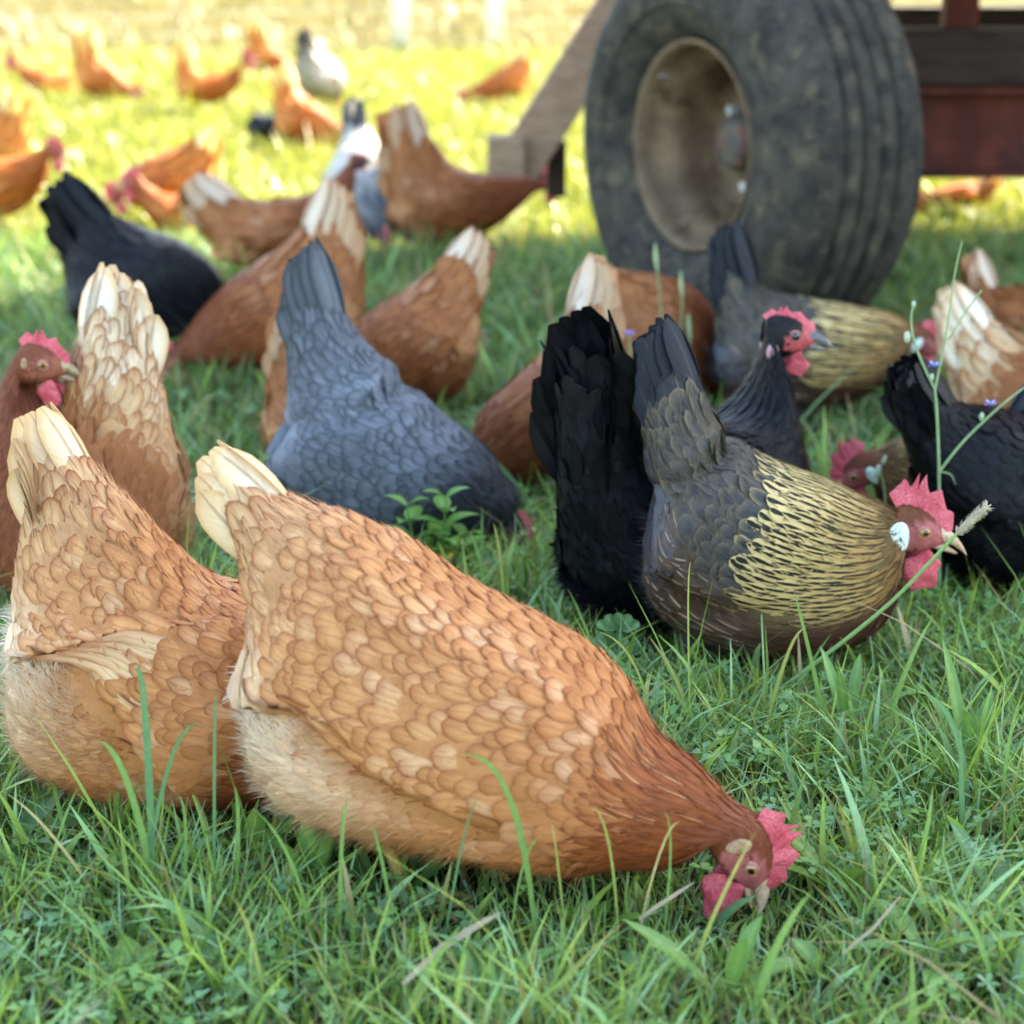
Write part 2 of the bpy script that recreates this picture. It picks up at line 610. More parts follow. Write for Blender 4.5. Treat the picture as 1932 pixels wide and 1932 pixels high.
class FeatherSet:
    """accumulates feather cards (grids of rows x cols)"""

    def __init__(self):
        self.V, self.F, self.A = [], [], {k: [] for k in ('fuv', 'fp', 'ca', 'cb', 'cs')}
        self.nv = 0

    def add(self, rows_p, rows_n, rows_b, us, rnd, cols5, camber=0.15):
        """rows_p (N,R,3) centre line, rows_n (N,R,3) normals, rows_b (N,R,3) half-width vectors, us (C,)"""
        Nn, R, _ = rows_p.shape
        C = len(us)
        if Nn == 0:
            return
        wlen = np.linalg.norm(rows_b, axis=-1)[..., None, None]
        u = us[None, None, :, None]
        P = rows_p[:, :, None, :] + rows_b[:, :, None, :] * u - rows_n[:, :, None, :] * (camber * wlen * u * u)
        self.V.append(P.reshape(-1, 3))
        vs = np.linspace(0, 1, R) if not hasattr(self, 'vs') else self.vs
        fuv = np.zeros((Nn, R, C, 3))
        fuv[..., 0] = us[None, None, :]
        fuv[..., 1] = vs[None, :, None]
        fuv[..., 2] = rnd[:, None, None]
        self.A['fuv'].append(fuv.reshape(-1, 3))
        ca, cb, cs, fp = cols5
        for k, arr in (('ca', ca), ('cb', cb), ('cs', cs)):
            a4 = np.ones((Nn, R * C, 4))
            a4[..., :3] = arr[:, None, :]
            self.A[k].append(a4.reshape(-1, 4))
        self.A['fp'].append(np.repeat(fp, R * C, axis=0))
        r, c = np.meshgrid(np.arange(R - 1), np.arange(C - 1), indexing='ij')
        q = np.stack([r * C + c, r * C + c + 1, (r + 1) * C + c + 1, (r + 1) * C + c], -1).reshape(-1, 4)
        base = self.nv + np.arange(Nn) * (R * C)
        self.F.append((base[:, None, None] + q[None]).reshape(-1, 4))
        self.nv += Nn * R * C

    def build(self, name, mat, parent):
        if self.nv == 0:
            return None
        return new_mesh(name, np.concatenate(self.V), np.concatenate(self.F), 4, mat, parent,
                        {k: np.concatenate(v) for k, v in self.A.items()})


ROUND = np.array([0.55, 0.9, 1.0, 0.97, 0.72, 0.12])
ROUND_V = np.array([0, 0.28, 0.52, 0.74, 0.91, 1.0])
POINT = np.array([0.75, 1.0, 0.97, 0.74, 0.36, 0.02])


def interp_c(x, xs, cs):
    cs = np.asarray(cs, float)
    return np.stack([np.interp(x, xs, cs[:, k]) for k in range(3)], -1)


def mixv(a, b, w):
    w = np.asarray(w)[..., None]
    return np.asarray(a) * (1 - w) + np.asarray(b) * w


def ssv(x, lo, hi):
    y = np.clip((np.asarray(x) - lo) / (hi - lo), 0, 1)
    return y * y * (3 - 2 * y)


# plumage colours : q 0 tail tip .. .2 tail base .. .65 neck base .. .92 head; sp = +1 back .. -1 belly
def plumage(breed, q, sp, wing, r, r2):
    n = len(q)
    one = np.ones(n)
    rear = (1 - ssv(q, 0.40, 0.54)) * ssv(-sp, 0.1, 0.6) * ssv(q, 0.24, 0.31)
    if breed in ('buff', 'pale', 'red', 'orange'):
        if breed == 'buff':
            ca = interp_c(q, [0, .10, .2, .3, .5, .63, .69, .8, .95], [(.80, .63, .44), (.76, .55, .34), (.68, .40, .20), (.63, .30, .120), (.61, .27, .10), (.50, .19, .065), (.30, .078, .020), (.27, .066, .017), (.20, .048, .020)])
            cb = interp_c(q, [0, .2, .6, .7, .95], [(.60, .36, .17), (.26, .066, .019), (.27, .070, .019), (.18, .042, .011), (.16, .038, .015)])
            pale = (.78, .53, .33)
        elif breed == 'pale':
            ca = interp_c(q, [0, .10, .2, .29, .36, .5, .63, .69, .8, .95], [(.84, .80, .72), (.80, .70, .54), (.72, .52, .32), (.60, .36, .17), (.31, .11, .036), (.27, .09, .03), (.26, .085, .03), (.25, .075, .026), (.24, .07, .025), (.22, .06, .03)])
            cb = interp_c(q, [0, .2, .6, .7, .95], [(.62, .42, .25), (.33, .115, .035), (.24, .07, .022), (.18, .05, .016), (.15, .04, .02)])
            pale = (.86, .80, .70)
        else:
            ca = interp_c(q, [0, .05, .10, .2, .5, .63, .72, .95], [(.78, .70, .62), (.62, .42, .27), (.42, .17, .06), (.37, .135, .045), (.33, .115, .036), (.29, .092, .03), (.24, .065, .02), (.19, .05, .024)])
            cb = interp_c(q, [0, .1, .2, .6, .7, .95], [(.55, .35, .2), (.26, .085, .028), (.22, .07, .022), (.19, .055, .018), (.14, .036, .012), (.12, .03, .014)])
            pale = (.66, .46, .30)
        if breed == 'orange':  # the red plumage scaled up, sun glow put into the feather colour
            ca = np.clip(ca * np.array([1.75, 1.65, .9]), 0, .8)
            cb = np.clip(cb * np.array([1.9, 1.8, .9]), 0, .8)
        ca = mixv(ca, pale, np.clip((r - 0.58) * 1.4, 0, 1) * (1.0 if breed != 'pale' else 1 - ssv(q, .30, .36)) * (0.75 if breed in ('buff', 'pale') else 0.4) * (q < .66))
        ca = mixv(ca, cb, np.clip((0.35 - r) * 1.6, 0, 1) * 0.6 * (q < .92))
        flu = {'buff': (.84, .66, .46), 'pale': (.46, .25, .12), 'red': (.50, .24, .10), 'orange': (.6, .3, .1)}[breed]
        ca = mixv(ca, flu, rear * 0.8)
        cb = mixv(cb, ca, rear * 0.75)
        low = np.maximum(ssv(-sp, 0.1, 0.6), ssv(q, .5, .6) * ssv(-sp, -.6, .2)) * (q > .3) * (q < .66)
        cb = mixv(cb, ca, low * 0.5)
        cs = np.where((q > .66)[:, None], mixv(ca, (.80, .52, .26), 0.55 * one), cb * 0.9)
        lace = np.where(q < .66, 0.13 + 0.15 * r2, 0.5) * one
        lace = np.where(q < .08, 0.15, lace)
        lace = np.where(q > .93, 0.3, lace)
        shaft = np.where(q < .66, 0.30, np.where(r2 > 0.72, 0.9, 0.1)) * np.where(q > .9, .4, 1) * np.where(sp > 0.1, 1, np.where(q > .66, 0.25, 1))
        soft = 0.75 * one
        if breed == 'pale':
            lace = np.where((q > .1) & (q < .66), lace + .14, lace)
        if breed == 'red':
            lace = lace * 0.8
            shaft = shaft * 0.5
    elif breed == 'slate':
        ca = interp_c(q, [0, .2, .35, .55, .68, .8, 1], [(.115, .128, .150), (.138, .152, .182), (.175, .192, .228), (.150, .165, .198), (.060, .066, .080), (.034, .036, .044), (.016, .017, .021)])
        ca = ca * (0.85 + 0.45 * r)[:, None]
        cb = ca * 0.30
        ca = mixv(ca, (.25, .28, .34), rear * 0.9)
        cb = mixv(cb, ca, rear)
        cs = cb
        lace = 0.26 * one
        shaft = 0.5 * one
        soft = 0.6 * one
    elif breed == 'black':
        ca = np.ones((n, 3)) * np.array([.0055, .0060, .0080]) * (0.5 + 1.2 * r)[:, None]
        ca = mixv(ca, (.010, .010, .013), rear * 0.5)
        cb = ca * 0.3
        cs = ca * 1.6
        lace, shaft, soft = 0.25 * one, 0.3 * one, 0.6 * one
    elif breed == 'gold':
        back = interp_c(q, [0, .14, .24, .5, .62], [(.014, .018, .028), (.022, .027, .037), (.050, .045, .040), (.043, .043, .047), (.036, .041, .051)])
        breast = np.array([.125, .075, .050])
        dn = ssv(-sp, -0.02, 0.36) * ssv(q, .30, .40)
        ca = mixv(back, breast, dn) * (0.75 + 0.5 * r)[:, None]
        cb = mixv(np.array([.15, .115, .07]) * np.ones((n, 3)), (.06, .032, .022), dn)
        cb = mixv(cb, ca * 0.7, (q < .17).astype(float))
        cs = mixv(np.array([.10, .09, .08]) * np.ones((n, 3)), (.62, .45, .32), dn)
        lace = np.where(q < .17, .06, .13) * one
        shaft = np.where(dn > .4, np.where(r2 > .35, 0.95, .2), 0.25)
        hk = ssv(q + .115 * sp, .622, .655)
        gold = interp_c(q, [.6, .72, .82, .9, .96], [(.64, .49, .22), (.58, .41, .165), (.44, .25, .08), (.24, .09, .03), (.16, .04, .02)])
        blk = interp_c(q, [.6, .78, .86, .96], [(.010, .009, .008), (.016, .012, .009), (.12, .05, .018), (.13, .035, .018)])
        red = interp_c(q, [.6, .75, .96], [(.105, .062, .042), (.10, .042, .022), (.13, .03, .018)])
        dnk = ssv(-sp, .22, .50)
        gold, blk = mixv(gold, red * .8, dnk), mixv(blk, red, dnk)
        ca, cb = mixv(ca, blk, hk), mixv(cb, gold, hk)
        cs = mixv(cs, blk, hk)
        lace = lace * (1 - hk) + 0.55 * hk
        soft = 0.5 * (1 - hk) + 0.22 * hk
        shaft = shaft * (1 - hk)
        ca = mixv(ca, (.13, .13, .15), rear * 0.9)
        cb = mixv(cb, ca, rear)
        shaft = shaft * (1 - rear)
    else:  # white, dark tail and grey-flecked
        ca = interp_c(q, [0, .13, .2, .6, .8, .9], [(.04, .04, .045), (.10, .10, .11), (.42, .40, .38), (.46, .44, .42), (.10, .10, .12), (.04, .04, .05)])
        ca = mixv(ca, (.35, .33, .34), (r > .75) * .6)
        cb = ca * 0.8
        cs = ca
        lace, shaft, soft = .2 * one, .2 * one, .6 * one
    return np.clip(ca, 0.002, .9), np.clip(cb, 0.002, .9), np.clip(cs, 0.002, .9), np.stack([lace, shaft, soft], -1)


def poisson(pts, rad):
    keep = []
    cell = float(rad.max())
    grid = {}
    keys = np.floor(pts / cell).astype(int)
    P, K, Rr = pts.tolist(), keys.tolist(), rad.tolist()
    for i in range(len(P)):
        x, y, z = P[i]
        kx, ky, kz = K[i]
        r2 = Rr[i] ** 2
        ok = True
        for dx in (-1, 0, 1):
            for dy in (-1, 0, 1):
                for dz in (-1, 0, 1):
                    for (a, b, c) in grid.get((kx + dx, ky + dy, kz + dz), ()):
                        if (a - x) ** 2 + (b - y) ** 2 + (c - z) ** 2 < r2:
                            ok = False
                            break
                    if not ok:
                        break
                if not ok:
                    break
            if not ok:
                break
        if ok:
            keep.append(i)
            grid.setdefault((kx, ky, kz), []).append((x, y, z))
    return np.array(keep, int)


FOOT = []       # footprints, used to keep long grass out of the birds


def sphere_parts(c, ex, ey, ez, r, n=14, m=9):
    """lat-long ellipsoid, pole along ez; returns verts, quads, latitude (0 at +pole)"""
    V, F, Lt = [], [], []
    for j in range(m + 1):
        th = PI * j / m
        for k in range(n):
            q = 2 * PI * k / n
            V.append(c + ex * (r[0] * math.sin(th) * math.cos(q)) + ey * (r[1] * math.sin(th) * math.sin(q)) + ez * (r[2] * math.cos(th)))
            Lt.append(th)
    for j in range(m):
        for k in range(n):
            k2 = (k + 1) % n
            F.append([j * n + k, j * n + k2, (j + 1) * n + k2, (j + 1) * n + k])
    return np.array(V), np.array(F), np.array(Lt)


def make_hen(label, breed, gp, yaw, st, head, lod=0, local=False, tb=2.0, nb=None, width=0.1, group='hens foraging on the grass',
             spread=1.0, wing=True, comb=1.0, comb_lean=0.0, beak='pale', lobe='none', wattle=1.0, head_size=1.0, head_yaw=0.0, bend=0.0,
             n_tail=6, widths=None, feather=1.0, face='red', lifted=1.0, mat=None, eye_col=(.33, .13, .03), fluff=1.0, tail_w=1.0, wing_t=None, face_size=1.0, flights=False, lobe_scale=1.0, face_fuzz=.35, tail_deep=.75):
    """st: list of ((top x,y),(bottom x,y)) from tail tip to throat. In photograph pixels (local=False, laid on the bird's own
    upright middle plane through its feet) or in metres forward/up. head: (x, y, beak angle in degrees)."""
    yaw = math.radians(yaw)
    O = ground(*gp) if not local else np.array([gp[0], gp[1], 0.0])
    f = np.array([math.cos(yaw), math.sin(yaw), 0])
    nrm = np.array([-math.sin(yaw), math.cos(yaw), 0])

    def loc(p):
        if local:
            return np.array([p[0], 0.0, p[1]])
        d = ray(*p)
        t = np.dot(O - CAMP, nrm) / np.dot(d, nrm)
        P = CAMP + d * t
        return np.array([np.dot(P - O, f), 0.0, P[2]])

    elev = math.atan2(CAM_H - 0.15, np.linalg.norm(O[:2]))
    T = np.array([loc(a) for a, b in st])
    B = np.array([loc(b) for a, b in st])
    n = len(st)
    if nb is None:
        nb = n - 4
    C = (T + B) / 2
    U = (T - B) / 2
    h = np.linalg.norm(U, axis=1)
    prof = np.interp(np.arange(n), [0, tb * 0.5, tb, (tb + nb) / 2, nb, (nb + n - 1) / 2, n - 1], [0.10, 0.24, 0.48, 0.98, 0.86, 0.46, 0.24])
    prof[0] *= tail_w
    prof[1] *= 0.5 + 0.5 * tail_w
    w = np.array(widths) if widths is not None else width * prof
    w = np.minimum(w, h * 1.15 + 0.012)
    # the traced outline is that of the round body seen from above : bring the middle plane's height back from it
    sc = np.ones(n)
    if not local:
        sc = np.sqrt(np.clip(1 - (w / np.maximum(h, 1e-4)) ** 2 * math.tan(elev) ** 2, 0.55, 1))
    hh = np.maximum(h * sc - 0.004, h * 0.6)
    U = norm(U) * hh[:, None]
    R = np.tile(np.array([0, 1.0, 0]), (n, 1)) * w[:, None]
    if bend:
        k = np.clip((np.arange(n) - nb + 1) / (n - nb), 0, 1)
        C[:, 1] += bend * k ** 1.5
    if head_yaw:
        # the neck turns with the head, a little more at each ring
        k0 = max(int(nb) + 1, n - 5)
        for i_ in range(k0, n):
            q_ = head_yaw * ((i_ - k0 + 1) / (n - k0 + 1.0)) ** 1.1
            cq, sq = math.cos(q_), math.sin(q_)
            rot = np.array([[cq, -sq, 0], [sq, cq, 0], [0, 0, 1.0]])
            U[i_] = rot @ U[i_]
            R[i_] = rot @ R[i_]
    # head
    H = loc(head[:2])
    H[1] += bend
    al = math.radians(head[2])
    d = np.array([math.cos(al) * math.cos(head_yaw), math.cos(al) * math.sin(head_yaw), math.sin(al)])
    up = np.array([-math.sin(al) * math.cos(head_yaw), -math.sin(al) * math.sin(head_yaw), math.cos(al)])
    sd = np.cross(up, d)
    k = head_size
    hs = [(-.022, .019, -.021, .0175), (-.010, .0225, -.0225, .0185), (.004, .0215, -.019, .0175), (.015, .0165, -.0135, .0135), (.023, .010, -.009, .0085), (.029, .004, -.004, .003)]
    hC = np.array([H + d * (a * k) + up * ((t + b) / 2 * k) for a, t, b, ww in hs])
    hU = np.array([up * ((t - b) / 2 * k) for a, t, b, ww in hs])
    hR = np.array([sd * (ww * k) for a, t, b, ww in hs])
    LF = Loft(np.concatenate([C, hC]), np.concatenate([U, hU]), np.concatenate([R, hR]))
    if wing:
        md = (tb + nb) / 2
        wd_ = dict(t=(tb + .6, nb + .25), low=[(tb + .4, -80), (tb + 1.0, -36), (md, -16), (nb, -22), (nb + .9, -30)], up=[(tb, 64), (nb, 67)],
                   amp=.013, bumps=[(tb + .42 * (nb - tb), -50, .010, .24 * (nb - tb), 26)], creases=[])
        wd_.update(wing if isinstance(wing, dict) else {})
        LF.wing = wd_
    nh = n
    NT = LF.n - 1
    qx, qy = [-1, 0, tb, nb, nh, NT], [-.1, 0, .2, .65, .92, 1.0]
    qof = lambda t: np.interp(t, qx, qy)
    M = mat or (M_DARK if breed == 'black' else M_FEATHER)
    root = empty('hen', Vector(O), yaw)
    tag(root, label, 'hen', group)
    FOOT.append((O, f, min(0.16, 0.5 * float(abs(C[n - 1, 0] - C[1, 0]))), float(C[min(int(nb), n - 1), 0] + C[int(tb), 0]) / 2))

    def face_mask(p):
        rel = p - H
        a, b, c = rel @ d / k, rel @ up / k, rel @ sd / k
        lo = ((a - .009) / .021) ** 2 + ((b + .002) / .0150) ** 2
        return ((lo < face_size) & (np.abs(c) > 0.003) & (a > -.014) | (a > .016)) & (np.linalg.norm(rel, axis=-1) < .045 * k)

    # --- body : one continuous skin from tail root to beak
    nt_, npz = {0: (64, 28), 1: (40, 20), 2: (26, 14)}[lod]
    tt = np.concatenate([np.linspace(0.45, n - 1, nt_), np.linspace(n - 1, NT, max(10, nt_ // 3))[1:]])
    ph = np.linspace(0, 2 * PI, npz, endpoint=False)
    TT, PH = np.meshgrid(tt, ph, indexing='ij')
    tf, pf = TT.ravel(), PH.ravel()
    bv = LF.S(tf, pf)
    nr = len(tt)
    a, b = np.meshgrid(np.arange(nr - 1), np.arange(npz), indexing='ij')
    ring = bv.reshape(nr, npz, 3)
    mid_ = ring.mean(1, keepdims=True)
    shrink = np.sqrt(np.clip((tt - .44) / (.65 * min(tb, 1.6)), 0.0005, 1))[:, None, None]
    bv = (mid_ + (ring - mid_) * shrink).reshape(-1, 3)
    bf = np.stack([a * npz + b, a * npz + (b + 1) % npz, (a + 1) * npz + (b + 1) % npz, (a + 1) * npz + b], -1).reshape(-1, 4)
    r = rng.random(len(bv)) * 0.2 + 0.4
    ca, cb, cs, fp = plumage(breed, qof(tf), np.sin(pf), np.zeros(len(tf), bool), r, r)
    ca = mixv(ca, cb, 0.35 * np.ones(len(ca)))
    fm = face_mask(bv)
    fcol = {'red': (.50, .095, .10), 'pink': (.50, .135, .125), 'brown': (.36, .115, .065), 'dark': (.12, .035, .04)}[face]
    blot = .5 + .5 * np.sin(bv[fm] @ np.array([420., 310., 380.]) + 2 * np.sin(bv[fm] @ np.array([250., -300., 200.])))
    ca[fm] = mixv(np.array(fcol) * np.ones((fm.sum(), 3)), np.array(fcol) * np.array([.55, .5, .5]), .75 * blot)
    pa = lambda x: np.concatenate([x, np.ones((len(x), 1))], 1)
    fp[:, 0] = 0
    fp[:, 1] = 0
    fuv = np.stack([np.zeros(len(tf)), tf * 2.0, pf * .3], -1)
    new_mesh('body', bv, bf, 4, M, root, {'ca': pa(ca), 'cb': pa(ca), 'cs': pa(ca), 'fp': fp, 'fuv': fuv})

    # --- contour feathers
    ncand = {0: 19000, 1: 4500, 2: 1100}[lod]
    big = {0: 1.0, 1: 1.5, 2: 2.4}[lod] * feather
    gt = np.linspace(0.02, NT - 0.6, 120)
    gp_ = np.linspace(0, 2 * PI, 24, endpoint=False)
    GT, GP = np.meshgrid(gt, gp_, indexing='ij')
    _, dtg, dpg, _ = LF.frame(GT.ravel(), GP.ravel())
    area = np.linalg.norm(np.cross(dtg, dpg), axis=-1)
    qg = qof(GT.ravel())
    wq_x = [-.1, 0, .12, .2, .35, .62, .68, .8, .9, .95, 1.0]
    Lq = np.interp(qg, wq_x, [.07, .065, .052, .040, .033, .032, .052, .046, .026, .012, .007])
    Wq = np.interp(qg, wq_x, [.013, .013, .0125, .0112, .0100, .0095, .0062, .0050, .0036, .0026, .0020])
    wgt = area / Wq ** 2
    wgt /= wgt.sum()
    idx = rng.choice(len(wgt), ncand, p=wgt)
    ct = GT.ravel()[idx] + (rng.random(ncand) - .5) * (gt[1] - gt[0])
    cp = GP.ravel()[idx] + (rng.random(ncand) - .5) * (gp_[1] - gp_[0])
    ct = np.clip(ct, 0.02, NT - .4)
    p, dt, dp, nn = LF.frame(ct, cp)
    q = qof(ct)
    inw = LF.in_wing(ct, cp)
    W = np.interp(q, wq_x, [.013, .013, .0125, .0112, .0100, .0095, .0062, .0050, .0036, .0026, .0020]) * big
    L = np.interp(q, wq_x, [.07, .065, .052, .040, .033, .032, .052, .046, .026, .012, .007]) * (big ** 0.8)
    W = np.where(inw, W * 1.08, W)
    W = W * np.where(q < .64, .78 + .44 * rng.random(ncand) + .16 * np.sin(p[:, 0] * 43 + 2 * p[:, 2] * 31), 1.0)
    rad = W * np.where(q > .64, 1.15, 1.18)
    axn = norm(C[-1] - C[min(int(nb), n - 2)])
    pst = p - (np.clip((q - .60) / .06, 0, 1) * .50 * (p @ axn))[:, None] * axn
    keep = poisson(pst, rad)
    fk = face_mask(p[keep])
    rel_ = (p[keep] - H) @ d / k
    keep = keep[~fk | ((rng.random(len(keep)) < face_fuzz) & (rel_ < .012))]
    if LF.wing and lod < 2 and flights:
        wa, wb = LF.wing_coords(ct[keep], cp[keep])
        keep = keep[~((wa > 0.02) & (wa < .34) & (wb > -.05) & (wb < .9))]
    keep = keep[qof(ct[keep]) > .075]
    p, dt, dp, nn, q, W, L, ct, cp, inw = (x[keep] for x in (p, dt, dp, nn, q, W, L, ct, cp, inw))
    m_ = len(keep)
    r, r2 = rng.random(m_), rng.random(m_)
    # neighbours share a tint: blend in a smooth pattern over the body
    sm = 0.5 + 0.5 * np.sin(p[:, 0] * 48 + 3 * np.sin(p[:, 2] * 52 + 1.3 * len(label)) + p[:, 1] * 30)
    r = 0.58 * r + 0.42 * sm
    L = L * (0.78 + 0.45 * rng.random(m_))
    W = W * (0.88 + 0.24 * rng.random(m_))
    sp = np.sin(cp)
    fl = (q < .45) & (sp < -.1)
    cols = plumage(breed, q, sp, inw, r, r2)
    spd = np.linalg.norm(dt, axis=-1)
    # direction each feather points: along the bird's axis on tail and neck, straight back over the flanks, wing and rump
    axis = norm(C[int(tb)] - C[min(int(nb), n - 1)])
    D0 = norm(.35 * axis + np.array([-.65, 0, -.06]))
    wb_ = ssv(q, .17, .33) * (1 - ssv(q, .55, .68))
    along = -norm(dt)
    D = norm(along * (1 - wb_)[:, None] + D0[None] * wb_[:, None])
    D = D + rng.normal(0, .13, (m_, 3)) * (q < .64)[:, None]
    D = norm(D - nn * np.sum(D * nn, -1, keepdims=True))
    g11, g12, g22 = np.sum(dt * dt, -1), np.sum(dt * dp, -1), np.sum(dp * dp, -1)
    det = np.maximum(g11 * g22 - g12 ** 2, 1e-10)
    b1, b2 = np.sum(D * dt, -1), np.sum(D * dp, -1)
    vT = np.clip((g22 * b1 - g12 * b2) / det * L, -1.8, 1.8)
    dphi = np.clip((g11 * b2 - g12 * b1) / det * L, -.9, .9)
    dT = -vT
    # the belly feathers fall rather than follow the bird's axis
    vs = ROUND_V
    nrw = len(vs)
    tr = ct[:, None] - dT[:, None] * vs[None]
    pr = cp[:, None] + dphi[:, None] * vs[None]
    tr = np.maximum(tr, 0.12)
    base = LF.S(tr, pr)
    hgt = (-0.0010 + 0.0036 * vs ** 1.3)[None] * (np.sqrt(W / .01))[:, None] * lifted
    ruff = ssv(np.sin(p[:, 0] * 37 + 1.1 * len(label)) * np.sin(p[:, 2] * 41 + p[:, 1] * 20 + len(label)), .35, .9)
    hgt = hgt * (0.55 + 0.7 * rng.random(m_) + .9 * ruff * rng.random(m_) * (q < .64))[:, None]
    hgt = hgt + np.where(q > .94, -.0006, 0)[:, None]
    rows_p = base + nn[:, None] * hgt[..., None]
    dirr = norm(rows_p[:, -1] - rows_p[:, 0])
    bvec = norm(np.cross(nn, dirr))
    mixp = (rng.random(m_) ** 2)[:, None]
    prof_w = np.where((q > .65)[:, None], POINT[None], ROUND[None] * (1 - mixp) + np.array([.6, 1.0, .98, .80, .50, .06])[None] * mixp)
    prof_w = prof_w * (1 + rng.normal(0, .07, prof_w.shape))
    rows_b = bvec[:, None] * (W[:, None] * prof_w)[..., None]
    rows_n = np.repeat(nn[:, None], nrw, 1)
    us = np.array([-1, -.55, 0, .55, 1.0]) if lod == 0 else np.array([-1, 0, 1.0])
    for nm, sel in (('plumage', ~inw), ('wing', inw & (np.cos(cp) > 0)), ('wing', inw & (np.cos(cp) <= 0))):
        fs = FeatherSet()
        fs.vs = vs
        fs.add(rows_p[sel], rows_n[sel], rows_b[sel], us, r2[sel], tuple(c[sel] for c in cols))
        if nm == 'wing' and wing and lod < 2 and flights:
            # long flight feathers folded along the wing's lower edge
            s = 1 if sel is not None and sel.any() and np.cos(cp[sel][0]) > 0 else -1
            nf = 7
            kk = np.linspace(0, 1, nf)
            t0, t1 = LF.wing['t']
            ab = 0.62 - 0.20 * kk
            at = -0.02 + 0.10 * kk - 0.03 * rng.random(nf)
            bb = 0.02 + 0.62 * kk
            bt = 0.05 + 0.75 * kk
            vv = np.linspace(0, 1, 8)
            A_ = ab[:, None] + (at - ab)[:, None] * vv
            B_ = bb[:, None] + (bt - bb)[:, None] * vv
            t_ = t0 + A_ * (t1 - t0)
            el = LF.low(t_) + B_ * np.maximum(LF.up(t_) - LF.low(t_), .1)
            p_ = el if s > 0 else PI - el
            fb = LF.S(t_, p_)
            _, _, _, fn = LF.frame(t_[:, 4], p_[:, 4])
            fb = fb + fn[:, None] * (-0.0026 + 0.0050 * vv[None] + 0.0006 * kk[:, None])[..., None]
            dr = norm(fb[:, -1] - fb[:, 0])
            bw = norm(np.cross(fn, dr))
            pw = np.array([.7, .9, 1, 1, 1, .95, .7, .15]) * 0.0085
            fs2 = FeatherSet()
            fs2.vs = vv
            rr = rng.random(nf)
            cc = plumage(breed, np.full(nf, .24), np.full(nf, 0.3), np.ones(nf, bool), 0.3 + 0.5 * rr, rr)
            if breed in ('buff', 'pale'):
                cc = (mixv(cc[0], (.76, .52, .30), .6 * np.ones(nf)), mixv(cc[1], (.42, .17, .06), .5 * np.ones(nf)), cc[2], cc[3])
            fs.vs = vv
            fs.add(fb, np.repeat(fn[:, None], 8, 1), bw[:, None] * pw[None, :, None], us, rr, cc)
        o = fs.build(nm, M, root)
        if o is not None and nm == 'plumage':
            o['kind'] = 'stuff'

    # --- tail feathers : two upright fans
    if n_tail:
        bt = LF.curve(np.array([tb + 0.1]))[0]
        bc, bu = bt[:3], bt[3:6]
        top0, bot0 = T[0].copy(), B[0].copy()
        bot1 = B[1]
        fan = []
        nt2 = {0: n_tail, 1: max(4, n_tail - 1), 2: 3}[lod]
        for s in (1, -1):
            for i in range(nt2):
                kf = i / max(1, nt2 - 1)
                tip = (top0 * (1 - kf) + bot0 * kf) if kf < .55 else (top0 * .45 + bot0 * .55) * (1 - (kf - .55) / .45 * tail_deep) + bot1 * ((kf - .55) / .45 * tail_deep)
                basep = bc + bu * (0.45 - 0.8 * kf)
                tip = basep + (tip - basep) * (1.02 - 0.05 * rng.random())
                tip[1] = s * spread * (0.0035 + 0.026 * kf + .003 * rng.random())
                basep[1] = s * (0.006 + 0.010 * kf)
                ln = np.linalg.norm(tip - basep)
                wd = min(0.024, ln * .17) * (1.25 if nt2 < 5 and lod == 0 else 1) * (1.0 if lod < 2 else 1.4)
                vv = np.linspace(0, 1, 8)
                dd = norm(tip - basep)
                upd = norm(bu) - dd * np.dot(norm(bu), dd)
                upd = norm(upd)
                arch = upd * (0.010 * ln / .15)
                cl = basep + (tip - basep) * vv[:, None] + arch * (4 * vv * (1 - vv))[:, None] * (0.8 - kf)
                nside = norm(np.cross(dd, upd)) * s
                nside = nside * (1 if nside[1] * s > 0 else -1)
                nside = norm(nside + upd * (1.1 * (1 - kf) ** 2 + .25 * spread))
                wv = norm(np.cross(nside, dd))
                pw = np.array([.5, .75, .9, 1, 1.03, 1, .78, .22]) * wd
                fs = FeatherSet()
                fs.vs = vv
                rr = rng.random(1)
                cc = plumage(breed, np.array([0.02 + .05 * kf]), np.array([.5]), np.zeros(1, bool), 0.35 + .3 * rr, rr)
                if breed in ('buff', 'pale'):
                    cc[3][:, 0] = 0.28
                    cc[3][:, 1] = 0.6
                    cc = (cc[0], mixv(cc[1], (.66, .40, .18), .5 * np.ones(1)), np.array([[.30, .18, .10]]), cc[3])
                cl = cl + nside * (0.0025 * (nt2 - i))
                fs.add(cl[None], np.repeat(nside[None, None], 8, 1), (wv[None] * pw[:, None])[None], np.array([-1, -.55, 0, .55, 1.]), rr, cc, camber=.22)
                fs.build('tail_feather', M, root)

